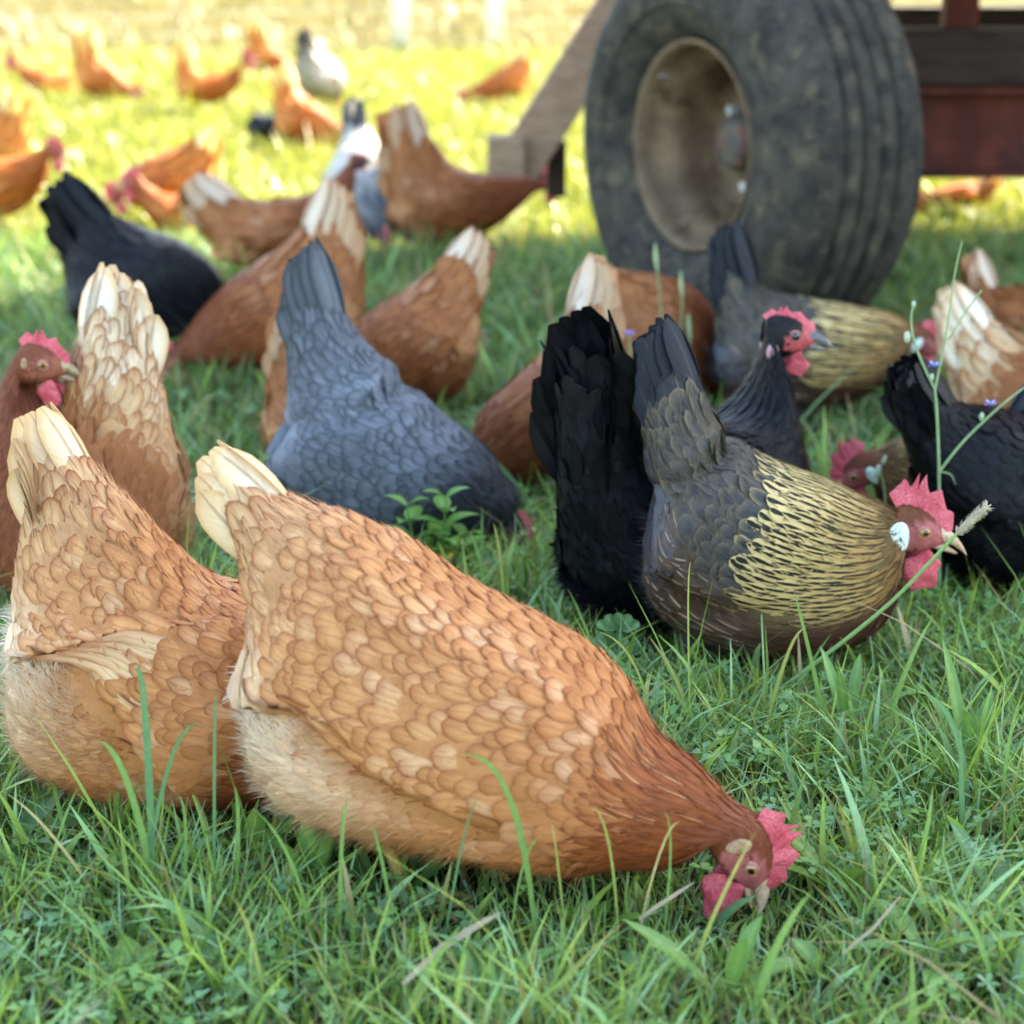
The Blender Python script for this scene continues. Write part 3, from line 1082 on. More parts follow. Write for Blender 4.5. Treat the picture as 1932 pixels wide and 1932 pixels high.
        if spread > 1.05 or tail_w > 1.3:
            # undertail coverts: shingled plumes that fill the space between the two fans
            fs = FeatherSet()
            vv = ROUND_V
            fs.vs = vv
            vb = bc - bu * min(.95, .034 / max(1e-3, float(np.linalg.norm(bu))))
            vt_ = (top0 * .42 + bot0 * .58)
            ax_ = norm(vt_ - vb)
            ln0 = np.linalg.norm(vt_ - vb)
            ven = -norm(norm(bu) - ax_ * np.dot(norm(bu), ax_))
            rows_ = []
            for ia, a_ in enumerate(np.linspace(.92, .12, 9)):
                half = .016 + (spread * .024 + .006) * max(0, a_)
                for yy in np.linspace(-1, 1, 5 + ia % 2):
                    L1 = (.042 if a_ < .55 else .070) * (.85 + .3 * rng.random())
                    e_ = vb + ax_ * (ln0 * min(a_ + .06 * rng.random(), .95)) + np.array([0, yy * half, 0]) + ven * (.010 * (1 - yy * yy) - .006 + .0012 * ia)
                    b_ = e_ - ax_ * L1 - np.array([0, yy * half * .35, 0]) - ven * .003
                    rows_.append((b_, e_))
            Bp, Ep = np.array([x[0] for x in rows_]), np.array([x[1] for x in rows_])
            mN = len(rows_)
            cl = Bp[:, None] + (Ep - Bp)[:, None] * vv[None, :, None]
            dd = norm(Ep - Bp)
            nv2 = norm(ven[None] + np.array([0, 1., 0])[None] * (Ep[:, 1:2] * 12) + rng.normal(0, .12, (mN, 3)))
            wv = norm(np.cross(nv2, dd))
            rr = rng.random(mN)
            cc = plumage(breed, np.full(mN, .11), np.full(mN, .2), np.zeros(mN, bool), .25 + .5 * rr, rr)
            fs.add(cl, np.repeat(nv2[:, None], len(vv), 1), wv[:, None] * (ROUND * .0160)[None, :, None], np.array([-1, -.55, 0, .55, 1.]), rr, cc, camber=.2)
            o = fs.build('undertail', M, root)

    # --- soft down at the rear, belly and thighs
    if fluff and lod < 2:
        nf = int({0: 24000, 1: 2400}[lod] * fluff)
        ts_ = tb + .20 * (nb - tb)
        t_ = ts_ + rng.random(nf) ** 0.9 * (nb - ts_)
        p_ = -PI / 2 + (rng.random(nf) - .5) * 2 * 1.75
        # mostly rear
        acc = rng.random(nf) < np.clip(1.30 - (t_ - tb) / (nb - tb) * 1.45, .08, 1)
        if LF.wing:
            acc &= np.arcsin(np.clip(np.sin(p_), -1, 1)) < LF.low(t_) - .02
        t_, p_ = t_[acc], p_[acc]
        nf = len(t_)
        pp, dt, dp, nn = LF.frame(t_, p_)
        back = -norm(dt)
        ln = (0.011 + 0.017 * rng.random(nf) * np.clip(1.6 - (t_ - tb) / (nb - tb) * 1.6, .4, 1.1)) * (1.5 if lod else 1)
        dirv = norm(back + nn * (.30 + .45 * rng.random((nf, 1))) + rng.normal(0, .20, (nf, 3)))
        vv = np.array([0, .5, 1.0])
        cl = pp[:, None] - nn[:, None] * .002 + dirv[:, None] * (ln[:, None] * vv)[..., None] - np.array([0, 0, 1.0]) * (0.25 * ln[:, None] * vv ** 2)[..., None]
        bw = norm(np.cross(nn, dirv))
        wd = (0.00045 + .0004 * rng.random(nf)) * (1.8 if lod else 1)
        fs = FeatherSet()
        fs.vs = vv
        rr = rng.random(nf)
        cc = plumage(breed, np.full(nf, .28), np.full(nf, -.75), np.zeros(nf, bool), .3 + .4 * rr, rr)
        ca_ = cc[0]
        if breed in ('buff', 'pale', 'red', 'orange'):
            whit = {'buff': (.95, .90, .84), 'pale': (.50, .30, .16), 'red': (.6, .34, .18), 'orange': (.6, .34, .18)}[breed]
            ca_ = mixv(ca_, whit, np.clip(1.7 - (t_ - tb) / (nb - tb) * 2.6, 0, 1) * (.6 + .4 * rr))
            bod = plumage(breed, qof(t_), np.sin(p_), np.zeros(nf, bool), .3 + .4 * rr, rr)[0]
            ca_ = mixv(ca_, bod, np.clip((t_ - tb) / (nb - tb) * 2.0 - .3, 0, 1))
            pat = ssv(np.sin(pp[:, 0] * 70 + 2.2 * np.sin(pp[:, 2] * 60)) + .8 * np.sin(pp[:, 2] * 95 + pp[:, 0] * 30), .0, 1.2)
            ca_ = mixv(ca_, {'buff': (.60, .32, .14), 'pale': (.36, .15, .06), 'red': (.36, .14, .05), 'orange': (.5, .2, .06)}[breed], .55 * pat * ssv((t_ - tb) / (nb - tb), .2, .5))
        cc[3][:, :2] = 0
        fs.add(cl, np.repeat(nn[:, None], 3, 1), bw[:, None] * (wd[:, None] * np.array([.8, 1, .2]))[..., None], np.array([-1., 1.]), rr, (ca_, ca_, ca_, cc[3]), camber=0)
        # loose barbs lying over the contour feathers
        nf = {0: 2600, 1: 500}[lod]
        t_ = tb * .8 + rng.random(nf) * (n - 1 - tb * .8)
        p_ = rng.random(nf) * 2 * PI
        pp, dt, dp, nn = LF.frame(t_, p_)
        ln = (0.006 + 0.008 * rng.random(nf))
        dirv = norm(-norm(dt) + nn * (.16 + .22 * rng.random((nf, 1))) + rng.normal(0, .16, (nf, 3)))
        cl = pp[:, None] + nn[:, None] * .002 + dirv[:, None] * (ln[:, None] * vv)[..., None]
        bw = norm(np.cross(nn, dirv))
        wd = (0.0004 + .0004 * rng.random(nf)) * (1.8 if lod else 1)
        rr = rng.random(nf)
        cc = plumage(breed, qof(t_), np.sin(p_), np.zeros(nf, bool), rr, rr)
        cm_ = mixv(cc[0], cc[1], rr * .6)
        cc[3][:, :2] = 0
        fs.add(cl, np.repeat(nn[:, None], 3, 1), bw[:, None] * (wd[:, None] * np.array([.8, 1, .2]))[..., None], np.array([-1., 1.]), rr, (cm_, cm_, cm_, cc[3]), camber=0)
        o = fs.build('down', M, root)
        if o is not None:
            o['kind'] = 'stuff'

    # --- head furniture
    def hp(a, b, c):
        return H + d * (a * k) + up * (b * k) + sd * (c * k)

    # comb: serrated upright blade
    nc, nrw = (41, 6) if lod < 2 else (17, 3)
    teeth = 5
    V, F = [], []
    xs = np.linspace(0, 1, nc)
    a0, a1 = -.020, .027
    for s in (1, -1):
        for i, x in enumerate(xs):
            envl = math.sin(PI * min(1, (x * .92 + .06))) ** .6 * (0.55 + 0.45 * (1 - x))
            tw = abs(((x * teeth + .5) % 1) - .5) * 2
            hgt = 0.041 * comb * envl * (0.60 + 0.40 * tw ** 1.2)
            by = .0185 - .012 * max(0, (x - .55) / .45) ** 1.5 - 0.002 * (1 - x)
            for j in range(nrw):
                y = j / (nrw - 1)
                th = (.0036 * (1 - y) ** .7 + .0012 * (1 - y)) * s * (0.9 + .1 * math.sin(x * 40))
                lean = comb_lean * y * y * .02
                V.append(hp(a0 + (a1 - a0) * x - .012 * y * comb * (0.7 - x) + .004 * y * math.sin(9 * x), by + hgt * y, th + lean))
        o_ = (0 if s == 1 else nc * nrw)
        for i in range(nc - 1):
            for j in range(nrw - 1):
                qd = [o_ + i * nrw + j, o_ + (i + 1) * nrw + j, o_ + (i + 1) * nrw + j + 1, o_ + i * nrw + j + 1]
                F.append(qd if s == 1 else qd[::-1])
    new_mesh('comb', np.array(V), np.array(F), 4, M_COMB, root)
    # beak
    bm_ = {'pale': M_BEAK_PALE, 'dark': M_BEAK_DARK, 'brown': M_BEAK_BROWN}[beak]
    for part in ('upper', 'lower'):
        V, F = [], []
        ns, nq = 9, 12
        for i in range(ns):
            x = i / (ns - 1)
            if part == 'upper':
                a = .019 + .031 * x
                cz = .0035 - .0125 * x ** 2.3
                hh_, ww_ = .0078 * (1 - x) ** .75 + .0003, .0072 * (1 - x) ** .8 + .0003
            else:
                a = .018 + .024 * x
                cz = -.0058 - .0040 * x
                hh_, ww_ = .0042 * (1 - x) ** .6 + .0003, .0060 * (1 - x) ** .7 + .0003
            for j in range(nq):
                qq = 2 * PI * j / nq
                V.append(hp(a, cz + hh_ * math.sin(qq), ww_ * math.cos(qq)))
        for i in range(ns - 1):
            for j in range(nq):
                F.append([i * nq + j, i * nq + (j + 1) % nq, (i + 1) * nq + (j + 1) % nq, (i + 1) * nq + j])
        new_mesh('beak', np.array(V), np.array(F), 4, bm_, root)
    for s in (1, -1):
        # eye, with a fleshy lid ring
        c = hp(.007, .0045, s * .0150)
        ez = norm(sd * s + d * .25 + up * .1)
        ex = norm(np.cross(ez, up))
        ey = np.cross(ez, ex)
        V, F, Lt = sphere_parts(c, ex, ey, ez, np.array([.0055, .0050, .0044]) * k, 16, 16 if lod < 2 else 8)
        colr = np.ones((len(V), 4))
        colr[:, :3] = np.where((Lt < .58)[:, None], np.array([.006, .005, .005]), np.where((Lt < 1.15)[:, None], np.array(eye_col), np.array([.05, .02, .015])))
        new_mesh('eye', V, F, 4, M_EYE, root, {'ca': colr})
        if lod == 0:
            pl = Poly()
            ring = [c + ez * (.0013 * k) + ex * (.0056 * k * math.cos(2 * PI * i / 16)) + ey * (.0047 * k * math.sin(2 * PI * i / 16)) for i in range(17)]
            pl.tube([Vector(x) for x in ring], .0011 * k, 6, cap=False)
            pl.build('eyelid', M_LID, root, True)
        # wattle : flattened drop hanging from the jaw
        gdir = norm(np.array([0, 0, -1.0]) * 0.75 - up * 0.5)
        c0 = hp(.013, -.012, s * .0065)
        wl = .034 * k * wattle
        cw = c0 + gdir * (wl * .45)
        e1 = gdir
        e3 = norm(sd * s - gdir * np.dot(sd * s, gdir))
        e2 = np.cross(e3, e1)
        V, F, Lt = sphere_parts(cw, e2, e3, e1, np.array([.0155 * k * wattle, .0036 * k, wl * .60]), 14, 10)
        rel = (V - cw) @ e1 / (wl * .58)
        V = cw + (V - cw) * (1 - 0.32 * np.clip(-rel, 0, 1))[:, None] + e3[None] * (0.0012 * np.sin(rel * 7) * k)[:, None] + e2[None] * (.0022 * k * np.sin(rel * 4.3 + 1.7 * len(label)))[:, None] + e1[None] * (.003 * k * np.sin(((V - cw) @ e2) * 260 / k + len(label)))[:, None]
        new_mesh('wattle', V, F, 4, M_COMB, root)
        # ear lobe
        if lobe != 'none':
            mt = {'white': M_LOBE_WHITE, 'tuft': M_LOBE_PALE, 'pink': M_LOBE_PINK}[lobe]
            sz = {'white': (.0075, .0135, .0032), 'tuft': (.0055, .0095, .0028), 'pink': (.0062, .0085, .0028)}[lobe]
            pos = {'white': (-.0135, -.009), 'tuft': (-.0115, .003), 'pink': (-.0135, -.0115)}[lobe]
            c = hp(pos[0], pos[1], s * .0186)
            V, F, Lt = sphere_parts(c, d, up, sd * s, np.array(sz) * k * lobe_scale, 16, 8)
            new_mesh('ear_lobe', V, F, 4, mt, root)
    # legs
    bx = float(C[int(round((tb + nb) / 2)), 0]) + 0.015
    for s in (1, -1):
        pl = Poly()
        y = s * width * .42
        zt = max(0.05, float(B[int(round((tb + nb) / 2)), 2]) + .05)
        x0 = bx + s * .012
        pl.tube([(x0 - .01, y, zt), (x0 - .018, y, max(.045, zt * .55)), (x0, y, .010)], [.010, .0065, .0062], 8)
        for tx, ty, ln in ((1, -.45, .055), (1, 0, .065), (1, .45, .055), (-1, .15 * s, .028)):
            v = Vector((tx, ty, 0)).normalized()
            pl.tube([(x0, y, .010), (x0 + v.x * ln * .5, y + v.y * ln * .5, .010), (x0 + v.x * ln, y + v.y * ln, .003)], [.0058, .0048, .0018], 6)
        pl.build('leg', M_LEG_DARK if breed in ('black', 'slate', 'gold') else M_LEG, root, True)
    return root


# ------------------------------------------------------------------ the flock
G_NEAR = 'hens foraging on the grass'
# (A) front hen pecking
make_hen('large buff laced hen in front, pecking in the grass with its pale tail raised', 'buff', (800, 1668), -14,
         [((395, 850), (378, 885)), ((470, 874), (436, 985)), ((556, 936), (474, 1085)), ((650, 950), (486, 1185)), ((760, 1012), (474, 1320)),
          ((880, 1098), (494, 1440)), ((985, 1148), (596, 1538)), ((1085, 1198), (760, 1588)), ((1170, 1262), (960, 1616)), ((1250, 1368), (1115, 1634)),
          ((1330, 1446), (1215, 1645)), ((1392, 1512), (1290, 1630))],
         (1404, 1606, -68), width=0.102, nb=9.1, tb=2.2, lobe='tuft', comb=.85, head_size=1.22, n_tail=4, tail_deep=.35, wing=dict(t=(4.3, 8.5), low=[(3.3, -88), (4.1, -42), (4.85, -10), (6, -11), (7.1, -15), (8.8, -24)], amp=.018, bumps=[(5.2, -48, .013, 1.2, 22), (8.2, -40, .006, 1.0, 40)], creases=[(9.3, -.3, .004, .5)]), face='pink', fluff=1.3, eye_col=(.30, .12, .05))
# (B) left front hen
make_hen('buff hen with fluffy white rear and tall cream tail, half hidden by the front hen', 'buff', (330, 1540), -6,
         [((66, 768), (28, 792)), ((128, 806), (52, 890)), ((188, 876), (42, 1010)), ((252, 938), (24, 1095)), ((322, 1014), (28, 1190)),
          ((402, 1094), (24, 1300)), ((484, 1122), (62, 1420)), ((565, 1142), (190, 1500)), ((640, 1184), (370, 1520)), ((700, 1244), (530, 1515)),
          ((755, 1324), (630, 1500)), ((795, 1400), (705, 1480))],
         (800, 1455, -66), width=0.102, nb=8.3, tb=2.6, lobe='tuft', comb=.7, face='pink', fluff=1.3, spread=1.2, flights=True, n_tail=5, wing=dict(t=(4.4, 8.5), low=[(3.8, -88), (4.5, -12), (5, 0), (6.3, -3), (7.7, -30), (8.8, -36)], up=[(4.4, 0), (4.8, 31), (5.9, 60), (8.5, 66)], amp=.022, hard_top=True, bumps=[(5.6, -52, .014, 1.3, 26)], creases=[]))
# (G) slate hen
make_hen('slate blue hen with upright grey tail pecking in the middle of the flock', 'slate', (720, 1040), -8,
         [((578, 455), (536, 492)), ((615, 522), (536, 600)), ((652, 592), (540, 700)), ((695, 645), (548, 775)), ((742, 692), (528, 845)),
          ((792, 747), (530, 910)), ((852, 792), (595, 975)), ((908, 834), (700, 1015)), ((948, 874), (800, 1025)), ((974, 914), (862, 1032)),
          ((988, 954), (905, 1035))],
         (966, 1004, -60), width=0.100, nb=7.6, tb=2.2, beak='dark', face='dark', comb=.55, wattle=.6, mat=None, fluff=.9, wing=dict(t=(4.0, 7.9), low=[(3.5, -88), (4.6, -62), (5.4, -42), (6.2, -40), (8.2, -35)], amp=.014, bumps=[(4.9, -75, .006, .8, 22)], creases=[(4.05, .55, .008, .33), (8.3, .2, .005, .5)]))
# (M) golden-necked hen
make_hen('dark grey hen with black-striped golden neck, red comb and white ear lobe', 'gold', (1450, 1262), -5,
         [((1238, 604), (1190, 640)), ((1292, 655), (1202, 745)), ((1335, 735), (1206, 850)), ((1366, 798), (1222, 930)), ((1402, 838), (1222, 1010)),
          ((1452, 860), (1200, 1085)), ((1522, 884), (1228, 1165)), ((1582, 903), (1330, 1228)), ((1626, 926), (1470, 1244)), ((1660, 942), (1610, 1236)),
          ((1684, 952), (1692, 1160)), ((1703, 962), (1706, 1078))],
         (1722, 1000, -14), width=0.108, nb=6.6, tb=2.2, lobe='white', comb=1.02, head_size=1.30, beak='pale', face='pink', wattle=1.05, fluff=.8, lobe_scale=1.35, wing=dict(t=(3.9, 7.0), low=[(3.6, -88), (4.6, -55), (5.3, -35), (6, -26), (7.1, -15), (8, -12)], amp=.014, bumps=[(4.8, -70, .006, .7, 22), (7.6, -40, .006, 1.2, 35)], creases=[(3.3, .3, .009, .32)]))
ALERT = [((-.215, .395), (-.245, .355)), ((-.175, .345), (-.225, .270)), ((-.125, .295), (-.195, .200)), ((-.065, .268), (-.165, .135)), ((.0, .262), (-.095, .088)),
         ((.055, .272), (.0, .075)), ((.092, .305), (.085, .095)), ((.108, .345), (.140, .165)), ((.118, .385), (.150, .255)), ((.125, .415), (.152, .335))]
ALERT_HEAD = (.146, .418, -4)
PECK = [((-.19, .36), (-.225, .33)), ((-.155, .325), (-.215, .255)), ((-.11, .285), (-.195, .195)), ((-.05, .262), (-.165, .135)), ((.01, .245), (-.095, .085)),
        ((.07, .215), (.0, .060)), ((.12, .175), (.07, .048)), ((.16, .130), (.115, .040)), ((.185, .090), (.145, .035))]
PECK_HEAD = (.19, .055, -58)


STAND = [((-.205, .400), (-.245, .360)), ((-.172, .345), (-.238, .255)), ((-.130, .285), (-.225, .150)), ((-.070, .245), (-.205, .070)), ((.0, .228), (-.135, .018)),
         ((.052, .230), (-.01, .015)), ((.088, .248), (.080, .035)), ((.103, .275), (.140, .105)), ((.112, .300), (.152, .190)), ((.120, .325), (.152, .250))]
STAND_HEAD = (.146, .322, -4)


def hen_local(label, breed, gp, yaw, pose='peck', scale=1.0, **kw):
    O = ground(*gp)
    stt, hd = {'peck': (PECK, PECK_HEAD), 'alert': (ALERT, ALERT_HEAD), 'stand': (STAND, STAND_HEAD)}[pose]
    stt = [((a[0] * scale, a[1] * scale), (b[0] * scale, b[1] * scale)) for a, b in stt]
    hd = (hd[0] * scale, hd[1] * scale, kw.pop('beak_angle', hd[2]))
    return make_hen(label, breed, (O[0], O[1]), yaw, stt, hd, local=True, head_size=kw.pop('head_size', scale), width=kw.pop('width', .1 * scale), **kw)


# (L) black hen, head raised, seen from behind on the left
hen_local('black hen standing behind the golden-necked hen with its head raised', 'black', (1322, 1158), 45, 'stand', 1.0, head_size=1.28, lobe='pink', beak='dark', comb=.40, width=.116,
          wattle=.72, tb=2.2, nb=6.0, spread=1.9, eye_col=(.03, .015, .012), fluff=.9, tail_w=2.0, n_tail=7, face_size=.42, head_yaw=math.radians(-42))
# (C) chestnut hen facing left, head turned back to the right
make_hen('chestnut hen at the left edge looking back over its wing, white-laced tail raised', 'pale', (150, 1150), 205,
         [((206, 502), (262, 520)), ((172, 560), (292, 605)), ((138, 640), (306, 720)), ((116, 715), (330, 820)), ((98, 770), (350, 930)),
          ((80, 800), (345, 1040)), ((100, 830), (240, 1110)), ((140, 850), (100, 1150)), ((136, 822), (-25, 1130)), ((124, 790), (-55, 1020)),
          ((108, 756), (-40, 900)), ((92, 724), (-12, 800))],
         (76, 688, -10), width=.112, nb=7.2, tb=2.4, lobe='tuft', beak='brown', comb=.62, wattle=.8, face='brown', head_size=1.16, lobe_scale=.6, face_fuzz=.9,
         head_yaw=math.radians(150), tail_w=1.5, n_tail=4, spread=1.0, fluff=.6, flights=False,
         wing=dict(t=(3.6, 7.4), low=[(3.0, -86), (3.8, -50), (4.6, -36), (6, -34), (8, -40)], up=[(3.6, 10), (4.4, 40), (6, 60), (8, 66)], amp=.016, hard_top=True, bumps=[(4.6, -62, .012, .9, 22)], creases=[]))
# (R) black hen at right edge
make_hen('black hen cut off by the right edge, its tail behind the blue-flowered stems', 'black', (1930, 1125), 8,
         [((1712, 680), (1668, 712)), ((1765, 722), (1685, 785)), ((1806, 756), (1712, 860)), ((1862, 762), (1750, 960)), ((1930, 768), (1775, 1055)),
          ((2005, 792), (1840, 1105)), ((2080, 835), (1930, 1120)), ((2140, 885), (2020, 1110)), ((2175, 935), (2095, 1070))],
         (2185, 985, -60), width=.104, nb=6.2, tb=2.2, beak='dark', comb=.6, spread=1.4)
# (S) golden hen looking left
make_hen('golden-necked hen with tall red comb facing left, half hidden by the black hen', 'gold', (1790, 1070), 183,
         [((2000, 690), (2030, 730)), ((1965, 745), (2005, 840)), ((1905, 785), (1960, 950)), ((1835, 800), (1905, 1030)), ((1775, 806), (1840, 1062)),
          ((1722, 816), (1755, 1055)), ((1684, 828), (1690, 1010)), ((1652, 846), (1652, 955))],
         (1618, 892, -38), width=.098, nb=4.4, tb=2.2, lobe='white', comb=1.15, beak='pale', face='pink')
# (P) second golden hen
make_hen('golden-necked hen in front of the wagon wheel, dark tail upright', 'gold', (1540, 800), -3,
         [((1376, 420), (1338, 445)), ((1402, 490), (1340, 545)), ((1428, 538), (1348, 610)), ((1475, 552), (1345, 685)), ((1545, 562), (1370, 745)),
          ((1612, 572), (1450, 770)), ((1668, 582), (1560, 775)), ((1706, 594), (1640, 750)), ((1730, 606), (1695, 705))],
         (1745, 648, -38), lod=1, width=.098, nb=5.2, tb=2.2, lobe='white', comb=.9, face='pink')
# (Q) pale hen right edge
make_hen('pale buff hen with white tail at the right edge, beside the tall stems', 'pale', (1960, 890), -4,
         [((1792, 540), (1757, 570)), ((1852, 585), (1778, 655)), ((1902, 616), (1790, 745)), ((1955, 632), (1800, 810)), ((2015, 655), (1850, 860)),
          ((2072, 695), (1940, 875)), ((2120, 755), (2030, 875)), ((2145, 810), (2085, 870))],
         (2140, 850, -60), lod=1, width=.1, nb=4.6, tb=2.2, comb=.7)
# (J)
make_hen('chestnut hen with white-tipped tail pecking behind the black hen\'s tail', 'red', (1050, 940), 184,
         [((1128, 480), (1158, 498)), ((1090, 542), (1170, 600)), ((1062, 602), (1176, 700)), ((1020, 668), (1178, 800)), ((962, 718), (1130, 870)),
          ((912, 755), (1060, 905)), ((888, 795), (1000, 915)), ((882, 850), (950, 922))],
         (905, 900, -62), lod=1, width=.1, nb=4.4, tb=2.2, comb=.7)
# (K)
make_hen('mottled chestnut hen just in front of the wagon wheel rim', 'red', (1240, 775), 2,
         [((1120, 500), (1105, 535)), ((1155, 508), (1118, 600)), ((1205, 510), (1128, 690)), ((1260, 515), (1178, 740)), ((1308, 532), (1245, 752)),
          ((1345, 572), (1305, 750)), ((1364, 630), (1342, 745)), ((1372, 690), (1358, 745))],
         (1380, 735, -60), lod=1, width=.098, nb=4.4, tb=2.0, comb=.7)
# (I)
make_hen('tawny hen with raised white-tipped tail right behind the slate hen', 'red', (790, 800), 184,
         [((903, 434), (936, 470)), ((860, 460), (918, 535)), ((812, 508), (908, 605)), ((762, 545), (890, 660)), ((702, 576), (892, 730)),
          ((664, 612), (840, 765)), ((640, 662), (760, 770)), ((626, 720), (690, 775))],
         (632, 765, -62), lod=1, width=.1, nb=4.5, tb=2.2, comb=.7)
# (H)
make_hen('dark chestnut hen mostly hidden behind the slate hen', 'red', (650, 900), -3,
         [((542, 575), (516, 592)), ((562, 622), (500, 682)), ((602, 662), (497, 775)), ((662, 692), (512, 845)), ((740, 722), (570, 880)),
          ((800, 772), (665, 890)), ((840, 832), (760, 895))],
         (852, 880, -60), lod=1, width=.095, nb=4.0, tb=2.0, comb=.7)
# (F)
make_hen('tawny hen facing left with its red face down, between the black and slate hens', 'red', (530, 722), 183,
         [((628, 340), (670, 366)), ((590, 400), (690, 455)), ((546, 450), (694, 560)), ((482, 490), (682, 642)), ((432, 522), (605, 690)),
          ((396, 560), (520, 700)), ((362, 600), (450, 698)), ((334, 640), (392, 696))],
         (330, 682, -55), lod=1, width=.1, nb=4.3, tb=2.2, comb=.8)
# (E)
make_hen('black hen with fanned tail at the left edge of the shade', 'black', (290, 700), -4,
         [((114, 330), (78, 370)), ((182, 384), (98, 445)), ((242, 420), (122, 510)), ((312, 440), (135, 575)), ((372, 468), (165, 635)),
          ((412, 502), (245, 675)), ((434, 545), (335, 685)), ((442, 605), (392, 685))],
         (436, 655, -62), lod=1, width=.1, nb=4.5, tb=2.2, beak='dark', comb=.6, spread=1.3)
# (X)
make_hen('brown hen with whitish tail behind the black hen, neck stretched to the right', 'red', (490, 548), 0,
         [((366, 332), (336, 356)), ((420, 368), (348, 405)), ((482, 376), (388, 455)), ((540, 376), (425, 492)), ((592, 366), (490, 512)),
          ((630, 336), (575, 505)), ((650, 308), (640, 440)), ((664, 296), (676, 362))],
         (676, 306, 5), lod=2, width=.098, nb=4.4, tb=2.0, comb=.25, wattle=.3, face='dark', head_size=.85)
# (V)
make_hen('brown hen in shade left of the wheel, its tail catching the sun', 'red', (835, 482), 0,
         [((768, 188), (718, 206)), ((802, 232), (714, 295)), ((832, 290), (718, 365)), ((864, 318), (726, 430)), ((912, 326), (775, 468)),
          ((962, 330), (862, 468)), ((996, 328), (935, 432)), ((1016, 324), (985, 390))],
         (1032, 345, -12), lod=2, width=.1, nb=4.6, tb=2.2)
hen_local('speckled white hen with dark head pecking beside the brown hen', 'white', (700, 470), -75, 'peck', 1.0, lod=2, tb=2.2, nb=5.5)
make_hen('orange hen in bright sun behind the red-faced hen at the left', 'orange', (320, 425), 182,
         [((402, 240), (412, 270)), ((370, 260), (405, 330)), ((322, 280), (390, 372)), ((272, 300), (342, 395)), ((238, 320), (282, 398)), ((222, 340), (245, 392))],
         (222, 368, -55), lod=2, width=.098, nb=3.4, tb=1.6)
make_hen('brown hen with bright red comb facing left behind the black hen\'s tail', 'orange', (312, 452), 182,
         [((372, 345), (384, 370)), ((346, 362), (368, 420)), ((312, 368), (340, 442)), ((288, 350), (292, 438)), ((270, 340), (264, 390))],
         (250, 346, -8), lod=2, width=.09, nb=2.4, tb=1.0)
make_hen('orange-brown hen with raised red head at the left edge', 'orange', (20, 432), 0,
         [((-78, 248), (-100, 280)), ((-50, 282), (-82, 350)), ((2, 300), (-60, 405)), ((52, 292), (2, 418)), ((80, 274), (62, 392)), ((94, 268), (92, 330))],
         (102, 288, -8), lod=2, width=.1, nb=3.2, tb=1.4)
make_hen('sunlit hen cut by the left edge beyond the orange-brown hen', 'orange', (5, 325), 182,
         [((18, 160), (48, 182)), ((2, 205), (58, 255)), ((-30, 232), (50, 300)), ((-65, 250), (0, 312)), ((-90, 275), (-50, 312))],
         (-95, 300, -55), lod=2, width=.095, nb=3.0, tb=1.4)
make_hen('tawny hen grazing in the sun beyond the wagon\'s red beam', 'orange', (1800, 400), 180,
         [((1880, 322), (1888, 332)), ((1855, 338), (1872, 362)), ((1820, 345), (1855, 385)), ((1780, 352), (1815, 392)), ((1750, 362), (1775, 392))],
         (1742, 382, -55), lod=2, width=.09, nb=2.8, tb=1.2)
make_hen('dark brown hen at the right edge behind the white-tailed hen', 'red', (1990, 700), 0,
         [((1838, 470), (1820, 500)), ((1852, 535), (1835, 600)), ((1890, 540), (1850, 650)), ((1950, 532), (1880, 680)), ((2010, 540), (1950, 685)), ((2050, 580), (2010, 680)), ((2070, 620), (2050, 675))],
         (2075, 650, -55), lod=2, width=.095, nb=4.0, tb=1.6)
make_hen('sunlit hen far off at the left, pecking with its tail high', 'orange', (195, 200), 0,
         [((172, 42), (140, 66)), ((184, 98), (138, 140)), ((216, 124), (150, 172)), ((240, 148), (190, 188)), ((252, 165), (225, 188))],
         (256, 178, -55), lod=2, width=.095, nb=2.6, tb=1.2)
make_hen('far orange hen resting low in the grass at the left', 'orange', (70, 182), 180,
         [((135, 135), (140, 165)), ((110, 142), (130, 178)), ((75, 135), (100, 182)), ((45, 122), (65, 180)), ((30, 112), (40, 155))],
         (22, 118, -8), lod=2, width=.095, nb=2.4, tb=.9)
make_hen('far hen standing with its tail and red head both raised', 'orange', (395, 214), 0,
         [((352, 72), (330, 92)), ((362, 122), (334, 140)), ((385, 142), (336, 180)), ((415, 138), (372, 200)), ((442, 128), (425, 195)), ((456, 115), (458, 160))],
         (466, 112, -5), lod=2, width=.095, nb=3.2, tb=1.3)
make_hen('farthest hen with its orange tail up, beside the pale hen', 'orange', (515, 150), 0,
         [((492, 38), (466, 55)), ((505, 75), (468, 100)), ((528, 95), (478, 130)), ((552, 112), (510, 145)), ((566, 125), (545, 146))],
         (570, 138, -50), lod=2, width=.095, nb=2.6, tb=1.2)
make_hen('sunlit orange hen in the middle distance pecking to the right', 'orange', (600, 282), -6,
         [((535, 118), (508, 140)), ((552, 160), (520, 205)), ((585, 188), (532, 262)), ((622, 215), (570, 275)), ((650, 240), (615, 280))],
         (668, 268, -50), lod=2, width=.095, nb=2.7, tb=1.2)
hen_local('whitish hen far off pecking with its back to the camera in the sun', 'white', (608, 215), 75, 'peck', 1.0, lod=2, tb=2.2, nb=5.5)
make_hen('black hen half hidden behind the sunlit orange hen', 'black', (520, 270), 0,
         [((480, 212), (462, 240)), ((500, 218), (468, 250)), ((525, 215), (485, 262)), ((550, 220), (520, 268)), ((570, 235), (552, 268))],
         (578, 258, -55), lod=2, width=.08, nb=2.8, tb=1.0, beak='dark')
